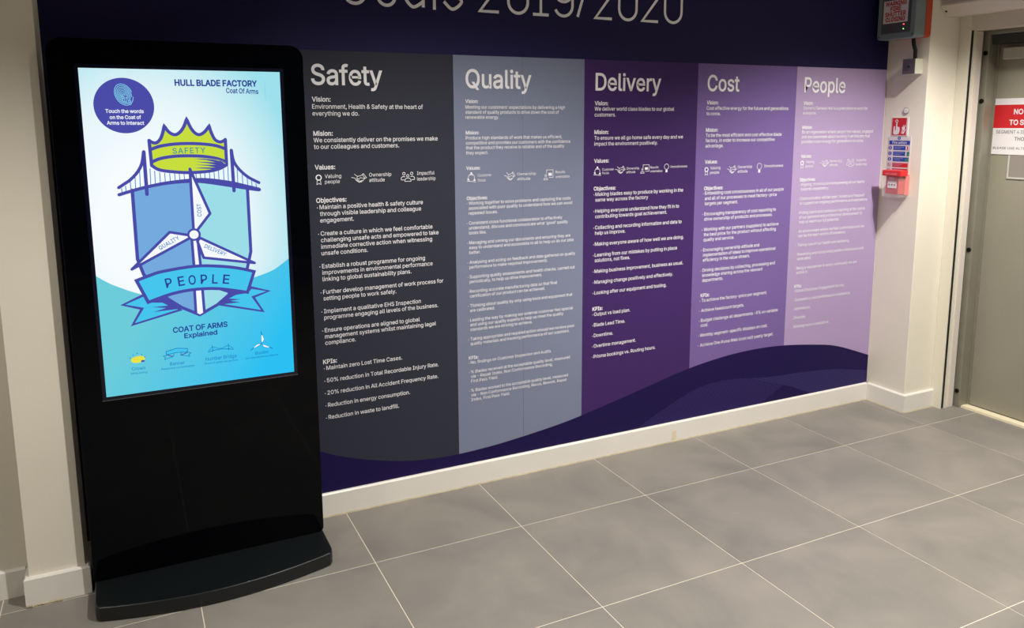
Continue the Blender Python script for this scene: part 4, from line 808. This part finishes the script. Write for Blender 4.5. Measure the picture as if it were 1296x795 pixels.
stroke(b, K, kk([(284, 365), (290, 442)]), .0022, E_D, lm); stroke(b, K, kk([(484, 345), (490, 425)]), .0022, E_D, lm)
text2(b, K, 'Humber Bridge', kk([(200, 562)])[0], kk([(590, 515)])[0], 0.0125, E_D, lm)
text2(b, K, 'Proud of where we are from', kk([(190, 607)])[0], kk([(607, 557)])[0], 0.0065, E_D, lm, bold=0.01); b.build('bridge_symbol', scr)
b = MB()
for t_ in ([(898, 200), (935, 290), (915, 325), (900, 330)], [(770, 422), (850, 350), (890, 345), (885, 358)], [(1035, 400), (950, 362), (912, 355), (930, 385)]):
    poly(b, K, kk(t_), E_w, ll); stroke(b, K, kk(t_), .0014, E_D, lm, closed=True)
for p_, q_ in (((895, 195), (905, 235)), ((768, 425), (805, 398)), ((1038, 402), (1000, 388))): stroke(b, K, kk([p_, q_]), .003, E_D, lm)
disc(b, K, kk([(901, 343)])[0], .0026, E_D, lm, 10)
text2(b, K, 'Blades', kk([(825, 485)])[0], kk([(988, 460)])[0], 0.0115, E_D, lm)
text2(b, K, 'Our operational excellence', kk([(702, 542)])[0], kk([(1110, 490)])[0], 0.0065, E_D, lm, bold=0.01); b.build('blade_symbol', scr)

# ------------------------------------------------------------------ things on the pier's left face
PF = Sheet((XP, 0, 0), (0, -1, 0), (0, 0, 1))          # N = (-1,0,0)
M_red = mat('sign_red', srgb(200, 26, 36), 0.45); M_blue = mat('sign_blue', srgb(30, 62, 160), 0.45); M_green = mat('sign_green', srgb(20, 130, 110), 0.45)
M_signw = mat('sign_white', srgb(228, 224, 226), 0.45); M_ink = mat('sign_ink', srgb(50, 50, 60), 0.5)
def rp(u, v): return PF.fromp(u, v)
# warning box
wb = thing('warning_box', 'grey fire shutter warning box with red lettering, high on the white pier', 'warning box', (XP, -0.13, 2.2))
M_boxg = mat('box_grey', srgb(124, 138, 142), 0.45); M_boxp = mat('box_panel_dark', srgb(88, 88, 94), 0.4); M_or = mat('box_orange', srgb(196, 72, 34), 0.4)
bx0, by0, by1, bz0, bz1 = 3.888, -0.020, -0.246, 2.018, 2.31
b = MB(); b.prism([(3.966, by0 - x_, z_) for x_, z_ in rrect(0, bz0, by0-by1, bz1, (.014,)*4, 5)], (XP-3.966, 0, 0), M_or); b.build('back_housing', wb)
b = MB(); b.prism([(bx0, by0 - x_, z_) for x_, z_ in rrect(0, bz0-.003, by0-by1, bz1, (.016,)*4, 5)], (3.965-bx0, 0, 0), M_boxg); b.build('body', wb, bevel=0.003)
FB = Sheet((bx0, by0, bz0), (0, -1, 0), (0, 0, 1))
b = MB(); b.box((bx0-.002, by0-.200, bz0+.026), (bx0+.0005, by0-.026, bz1-.02), M_boxp); fp_ = b.build('front_panel', wb)
b = MB(); rect(b, FB, .035, .078, .183, .192, M_signw, .0026)
for i, t in enumerate(('WARNING', 'FIRE', 'SHUTTER', 'CLOSING')):
    wdt = (.126, .064, .126, .118)[i]; text(b, FB, t, .109, .166-i*.0265, .041, M_red, .0032, width=wdt, bold=0.05, align='C')
lb_ = b.build('label_plate', wb); lb_['label'] = 'white plate with red warning lettering'
E_red = emis('led_red', (1, 0.08, 0.1, 1), 5); E_grn = emis('led_green', (0.4, 1, 0.3, 1), 2.5)
for nm, q_, e_ in (('red_light', (.162, .066), E_red), ('green_light', (.162, .043), E_grn)):
    b = MB(); P = FB.p(q_[0], q_[1], .002); b.cyl(P, P+FB.N*.003, .0022, e_, 12); o = b.build(nm, wb)
b = MB()
for q_ in ((.012, .012), (.212, .012)): b = MB(); P = FB.p(q_[0], q_[1], 0); b.cyl(P, P+FB.N*.0015, .0035, M_bolt, 10); b.build('screw', wb)
b = MB(); text(b, FB, 'FAULT', .105, .060, .016, mat('dull_red', srgb(140, 50, 54), .5), .0026, align='R'); text(b, FB, 'POWER', .105, .040, .016, MATS['dull_red'], .0026, align='R'); b.build('panel_lettering', wb)
# cable down to the switch
cb = MB(); pts = [(3.975, -0.175, 2.018), (3.975, -0.180, 1.985), (3.982, -0.186, 1.955), (3.984, -0.186, 1.912)]
for a_, c_2 in zip(pts, pts[1:]): cb.cyl(a_, c_2, .0095, mat('cable_black', srgb(16, 16, 18), .5), 12)
for a_ in pts[1:-1]: cb.cyl((a_[0], a_[1], a_[2]-.003), (a_[0], a_[1], a_[2]+.003), .0096, MATS['cable_black'], 12)
tag(cb.build('cable'), 'short black cable running from the warning box down to the key switch', 'cable')
# key switch
sw_ = thing('key_switch', 'small square white key switch with grey plate below the warning box', 'switch', (XP, -0.18, 1.87))
pA, pB = un(1144.3, 74, 0, 3.945), un(1168, 93, 0, 4.01)
ky0, ky1 = -0.1445, -0.216
M_swb = mat('switch_white', srgb(222, 222, 204), .4); M_swp = mat('switch_plate', srgb(116, 112, 120), .4, metal=.5)
b = MB(); b.box((3.950, ky1, 1.834), (XP, ky0, 1.911), M_swb); b.build('back_box', sw_, bevel=.002)
b = MB(); b.box((3.946, ky1, 1.834), (3.950, ky0, 1.911), M_swp); b.build('face_plate', sw_)
b = MB(); b.cyl((3.946, -.183, 1.872), (3.940, -.183, 1.872), .013, M_swp, 18); b.build('lock_barrel', sw_)
b = MB(); b.box((3.9385, -.193, 1.868), (3.9402, -.178, 1.8745), M_dark); b.build('key_slot', sw_)
# round indicator
c = rp(1147.5, 140.2); b = MB()
P = PF.p(c[0], c[1], 0); b.cyl(P, P+PF.N*.004, .0185, mat('indicator_grey', srgb(176, 168, 164), .4), 24); b.cyl(P+PF.N*.004, P+PF.N*.007, .0135, M_signw, 24)
tag(b.build('round_indicator'), 'small round white indicator disc above the red sign', 'indicator')
# red call point sign
def board(name, label, cat, x0, x1, z0, z1, m_, t=.003):
    o = thing(name, label, cat, tuple(PF.p((x0+x1)/2, (z0+z1)/2, 0)))
    b = MB(); P = [PF.p(x0, z0, 0), PF.p(x1, z0, 0), PF.p(x1, z1, 0), PF.p(x0, z1, 0)]; b.prism(P, PF.N*t, m_); b.build('board', o); return o
c0, c1 = rp(1132.3, 171), rp(1153.2, 148.5)
s1 = board('fire_alarm_sign', 'red square fire sign with white pressing hand and flames', 'sign', .056, .156, 1.514, 1.610, M_signw)
b = MB(); q_ = .0045; rect(b, PF, .056+.0015, 1.514+.002, .156-.010, 1.610-.002, M_red, .0034); b.build('red_field', s1)
b = MB(); kk = lambda pts: [(.056+a*.1, 1.514+c_*.096) for a, c_ in pts]
poly(b, PF, kk([(.1, .12), (.12, .5), (.2, .52), (.2, .3), (.26, .3), (.26, .72), (.34, .72), (.34, .5), (.48, .46), (.5, .3), (.46, .1), (.32, .05), (.16, .06)]), M_signw, .0038)
ring(b, PF, kk([(.29, .8)])[0], .0085, .0035, M_signw, .0038, n=4); b.build('hand_pictogram', s1)
b = MB()
for q_ in ([(.58, .12), (.66, .34), (.62, .42), (.74, .6), (.72, .44), (.86, .62), (.8, .36), (.88, .34), (.76, .1)],): poly(b, PF, kk(q_), M_signw, .0038)
for q_ in ([(.62, .16), (.72, .3), (.7, .2), (.8, .32)],): stroke(b, PF, kk(q_), .003, M_red, .0041)
b.build('flame_pictogram', s1)
# fire action notice
s2 = board('fire_action_notice', 'white fire action notice with blue and red rows above the call point', 'notice', .040, .178, 1.29, 1.508, mat('notice_clear', srgb(214, 208, 208), .35), .002)
FL = .0026
b = MB(); zr = 1.466; rect(b, PF, .046, zr-.001, .174, zr+.021, M_blue, FL); text(b, PF, 'Fire action', .110, zr+.0035, .027, M_signw, FL+.0004, width=.088, bold=.02, align='C')
disc(b, PF, (.106, 1.500), .0095, M_blue, FL, 18); stroke(b, PF, [(.106, 1.4955), (.106, 1.5045)], .003, M_signw, FL+.0004); b.build('notice_heading', s2)
for i, (m_, w1) in enumerate(((M_blue, .174), (M_blue, .174), (M_blue, .172), (M_red, .170), (M_red, .170))):
    z = 1.4365-i*.0305; b = MB(); rect(b, PF, .074, z-.0005, w1, z+.022, m_, FL)
    if i == 0: rect(b, PF, .150, z+.001, w1-.001, z+.021, M_signw, FL+.0003); rect(b, PF, .158, z+.002, .166, z+.020, M_red, FL+.0005)
    if i == 1: rect(b, PF, .150, z, .158, z+.022, M_signw, FL+.0003); rect(b, PF, .158, z, w1, z+.022, M_green, FL+.0003)
    if i == 2: rect(b, PF, .150, z, w1, z+.016, M_green, FL+.0003)
    for j in range(2): stroke(b, PF, [(.080, z+.015-j*.008), (.080+(.058, .04)[j], z+.015-j*.008)], .0022, mat('faint_print', srgb(150, 160, 200) if i < 3 else srgb(225, 150, 150), .5), FL+.0004)
    if i < 3: disc(b, PF, (.054, z+.011), .0105, M_blue, FL, 18); stroke(b, PF, [(.054, z+.006), (.054, z+.016)], .0034, M_signw, FL+.0004)
    else: ring(b, PF, (.054, z+.011), .009, .0022, M_red, FL, n=18); stroke(b, PF, [(.048, z+.016), (.060, z+.006)], .002, M_ink, FL+.0004)
    b.build('notice_row', s2)
# call point with clear lift-up cover
cp = thing('fire_call_point', 'red fire alarm call point under a clear cover with red top', 'call point', (XP, -0.135, 1.25))
M_clear = bpy.data.materials.new('clear_plastic'); M_clear.use_nodes = True; bs_ = M_clear.node_tree.nodes['Principled BSDF']
bs_.inputs['Base Color'].default_value = (1, .93, .93, 1); bs_.inputs['Roughness'].default_value = .12; bs_.inputs['Alpha'].default_value = .07
M_cpr = mat('callpoint_red', srgb(214, 40, 42), .35); M_cpd = mat('callpoint_red_face', srgb(186, 44, 54), .35)
cx0 = 3.918
b = MB(); b.box((3.928, -.182, 1.205), (3.975, -.104, 1.300), M_cpd); b.build('body', cp, bevel=.002)
b = MB(); b.box((3.975, -.186, 1.198), (XP, -.094, 1.306), mat('callpoint_back', srgb(210, 92, 88), .4)); b.build('back_box', cp, bevel=.002)
b = MB(); b.box((3.926, -.172, 1.236), (3.928, -.118, 1.272), M_signw); b.build('break_glass', cp)
b = MB(); CPs = Sheet((3.926, -.118, 1.236), (0, -1, 0), (0, 0, 1)); disc(b, CPs, (.027, .018), .005, M_ink, .0008, 14)
for sx_ in (-1, 1): poly(b, CPs, [(.027+sx_*.010, .018), (.027+sx_*.020, .024), (.027+sx_*.020, .012)], M_ink, .0008)
b.build('press_marks', cp)
b = MB(); text(b, Sheet((3.928, -.104, 1.205), (0, -1, 0), (0, 0, 1)), 'FIRE', .039, .077, .02, M_signw, .0008, align='C'); b.build('lettering', cp)
b = MB(); t = .0025
for lo, hi in (((cx0, -.192, 1.188), (cx0+t, -.092, 1.306)), ((cx0, -.192, 1.188), (XP, -.192+t, 1.306)), ((cx0, -.092-t, 1.188), (XP, -.092, 1.306)), ((cx0, -.192, 1.188), (XP, -.092, 1.188+t))): b.box(lo, hi, M_clear)
b.build('clear_cover', cp)
b = MB(); b.box((3.914, -.203, 1.301), (3.972, -.088, 1.331), M_cpr); b.build('cover_top', cp, bevel=.003)
b = MB(); text(b, Sheet((3.914, -.088, 1.301), (0, -1, 0), (0, 0, 1)), 'LIFT COVER', .058, .007, .016, mat('pale_red_print', srgb(240, 190, 190), .5), .0008, align='C', width=.07); b.build('top_lettering', cp)

# ------------------------------------------------------------------ fire shutter, doorway, door
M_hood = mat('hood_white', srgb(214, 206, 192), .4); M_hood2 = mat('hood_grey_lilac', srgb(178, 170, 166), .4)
sh_ = thing('fire_shutter', 'off-white fire shutter hood and guide rails around the doorway', 'fire shutter', (4.2, -0.8, 2.1))
YE = -1.95
prof = [(4.063, ZC-.03), (4.063, 2.1734), (4.112, 2.121), (4.232, 2.129), (4.355, 2.129), (4.355, ZC-.03)]
b = MB(); b.prism([(x, YP-.0015, z) for x, z in prof], (0, YE-YP, 0), M_hood); b.build('hood', sh_)
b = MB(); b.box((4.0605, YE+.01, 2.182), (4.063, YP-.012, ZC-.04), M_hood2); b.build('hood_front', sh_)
b = MB(); P = Vector((4.0875, YP-.02, 2.1472)); nn = Vector((-.052, 0, -.049)).normalized(); b.cyl(P, P+nn*.0015, .0062, M_bolt, 12); b.build('bolt', sh_)
b = MB(); b.box((4.232, YP-.064, 0), (4.238, YP-.001, 2.1285), M_frame); b.box((4.260, YP-.064, 0.0), (4.326, YP-.001, 2.055), M_frame); b.box((4.238, YP-.061, 0.002), (4.260, YP-.001, 2.055), M_dark)
b.box((4.285, YP-.070, 0.002), (4.326, YP-.064, 2.05), mat('rail_lip', srgb(222, 214, 206), .35)); b.build('guide_rail', sh_)
b = MB(); b.box((4.236, YE, 2.055), (4.330, YP-.064, 2.1285), M_hood); b.build('header', sh_)
b = MB(); b.box((4.232, YE-.06, 0), (4.326, YE, 2.1285), M_frame); b.build('guide_rail', sh_)

jy = -0.343; jn = -1.36
dr = MB(); dr.box((XD, jy, 0.0), (4.42, YP-.02, 2.12), M_steel); dr.box((XD, jn, 0.0), (4.42, jn+.05, 2.12), M_steel); dr.box((XD, jn+.05, 2.035), (4.42, jy, 2.12), M_steel)
door = MB(); door.box((4.420, jn+.055, 0.012), (4.462, jy-.004, 2.030), M_door); door = structure(door.build('door_1', bevel=.002))
df = dr.build('door_frame', door, bevel=.003)
b = MB(); b.box((4.4125, jy-.012, 0.012), (4.4195, jy-.0005, 2.03), M_steel); b.build('door_stop', door)
for z in (1.915, 1.63, .9, .13):
    for_ = None
for u, v in ((1247, 67.5), (1242, 128), (1225.8, 316), (1210, 494)):
    P = un(u, v, 0, XD); b = MB(); P.y = -0.326; b.cyl((XD, P.y, P.z), (XD-.004, P.y, P.z), .012, M_bolt, 12); b.build('frame_bolt', door)
# closer on the door head
M_closer = mat('closer_silver', srgb(176, 172, 160), .4, metal=.2)
a0, a1 = un(1268, 60, 0, 4.38), un(1268, 77, 0, 4.38)
b = MB(); b.box((4.36, jn+.06, 1.985), (4.4195, jy-.006, 2.034), mat('head_shade_dark', srgb(48, 50, 44), .6)); b.build('head_shade_strip', door)  # added dark strip; the shade below the hood is put into its colour
b = MB(); b.box((4.385, -.66, 1.905), (4.4195, -.392, 1.965), M_closer); b.build('closer_body', door, bevel=.003)
b = MB(); b.box((4.375, -.70, 1.995), (4.4195, -.44, 2.020), M_closer); b.build('closer_arm', door, bevel=.002)
# threshold strip
b = MB(); b.box((4.365, jn+.02, 0.0), (4.4195, jy+.006, 0.009), mat('threshold', srgb(232, 222, 192), .5)); th = structure(b.build('trim_4'))
# notices on the door
DF = Sheet((4.4185, 0, 0), (0, -1, 0), (0, 0, 1))
q0 = DF.fromp(1258, 125); q1 = DF.fromp(1254.5, 195)
nx0 = .349; nz0, nz1 = q1[1], q0[1]
no = thing('door_notice', 'white no entry notice with a red band on the grey door', 'notice', (4.419, -nx0-.2, (nz0+nz1)/2))
b = MB(); b.prism([DF.p(nx0, nz0, 0), DF.p(nx0+.42, nz0, 0), DF.p(nx0+.42, nz1, 0), DF.p(nx0, nz1, 0)], DF.N*.002, M_signw); b.build('board', no)
zb = DF.fromp(1258, 133)[1]; zc = DF.fromp(1255, 162)[1]
b = MB(); rect(b, DF, nx0+.006, zc, nx0+.414, zb, M_red, .0024); b.build('red_band', no)
b = MB(); cxn = nx0+.21
zN = DF.fromp(1284, 144.5)[1]; zT = DF.fromp(1278, 158)[1]
xN = DF.fromp(1283.5, 144)[0]; xT = DF.fromp(1277.5, 158)[0]
V, F, a, d = glyphs('NO ENTRY', .03); kx = .034
text(b, DF, 'NO ENTRY', xN, zN, .050, M_signw, .0028, width=.17, bold=.04); b.build('band_lettering', no); b = MB(); text(b, DF, 'TO SEGMENT 4', xT, zT, .050, M_signw, .0028, width=.25, bold=.04)
b.build('band_lettering', no)
b = MB(); z1_ = DF.fromp(1262, 168)[1]; x1_ = DF.fromp(1261, 168)[0]
text(b, DF, 'SEGMENT 4 IS', x1_, z1_-.004, .034, M_ink, .0024, width=.150); text(b, DF, 'NOT', x1_+.160, z1_-.004, .036, M_red, .0024, width=.05, bold=.02)
b.build('small_lettering', no); b = MB(); z2_ = DF.fromp(1284, 178)[1]; x2_ = DF.fromp(1284, 177)[0]; text(b, DF, 'THOROUGHFARE', x2_, z2_, .036, M_ink, .0024, width=.2, bold=.01)
b.build('small_lettering', no); b = MB(); z3_ = DF.fromp(1257, 188)[1]; x3_ = DF.fromp(1257, 187)[0]; text(b, DF, 'PLEASE USE ALTERNATIVE ROUTE', x3_, z3_-.002, .024, M_ink, .0024, width=.33)
b.build('small_lettering', no)
hx0 = DF.fromp(1274, 226)[0]; hz0 = DF.fromp(1273.5, 226)[1]
hd_ = thing('document_holder', 'grey document holder with pale edges partly under the door notice', 'document holder', (4.418, -hx0-.1, hz0+.1))
b = MB(); b.prism([DF.p(hx0+.004, hz0+.004, 0), DF.p(hx0+.22, hz0+.004, 0), DF.p(hx0+.22, nz0-.002, 0), DF.p(hx0+.004, nz0-.002, 0)], DF.N*.001, mat('holder_grey', srgb(140, 134, 126), .3)); b.build('pocket', hd_)
b = MB(); mh = mat('holder_edge', srgb(190, 188, 180), .3); b.prism([DF.p(hx0, hz0, 0), DF.p(hx0+.225, hz0, 0), DF.p(hx0+.225, hz0+.009, 0), DF.p(hx0, hz0+.009, 0)], DF.N*.004, mh)
b.prism([DF.p(hx0, hz0+.009, 0), DF.p(hx0+.008, hz0+.009, 0), DF.p(hx0+.008, nz0-.002, 0), DF.p(hx0, nz0-.002, 0)], DF.N*.004, mh); b.build('edge_strip', hd_)
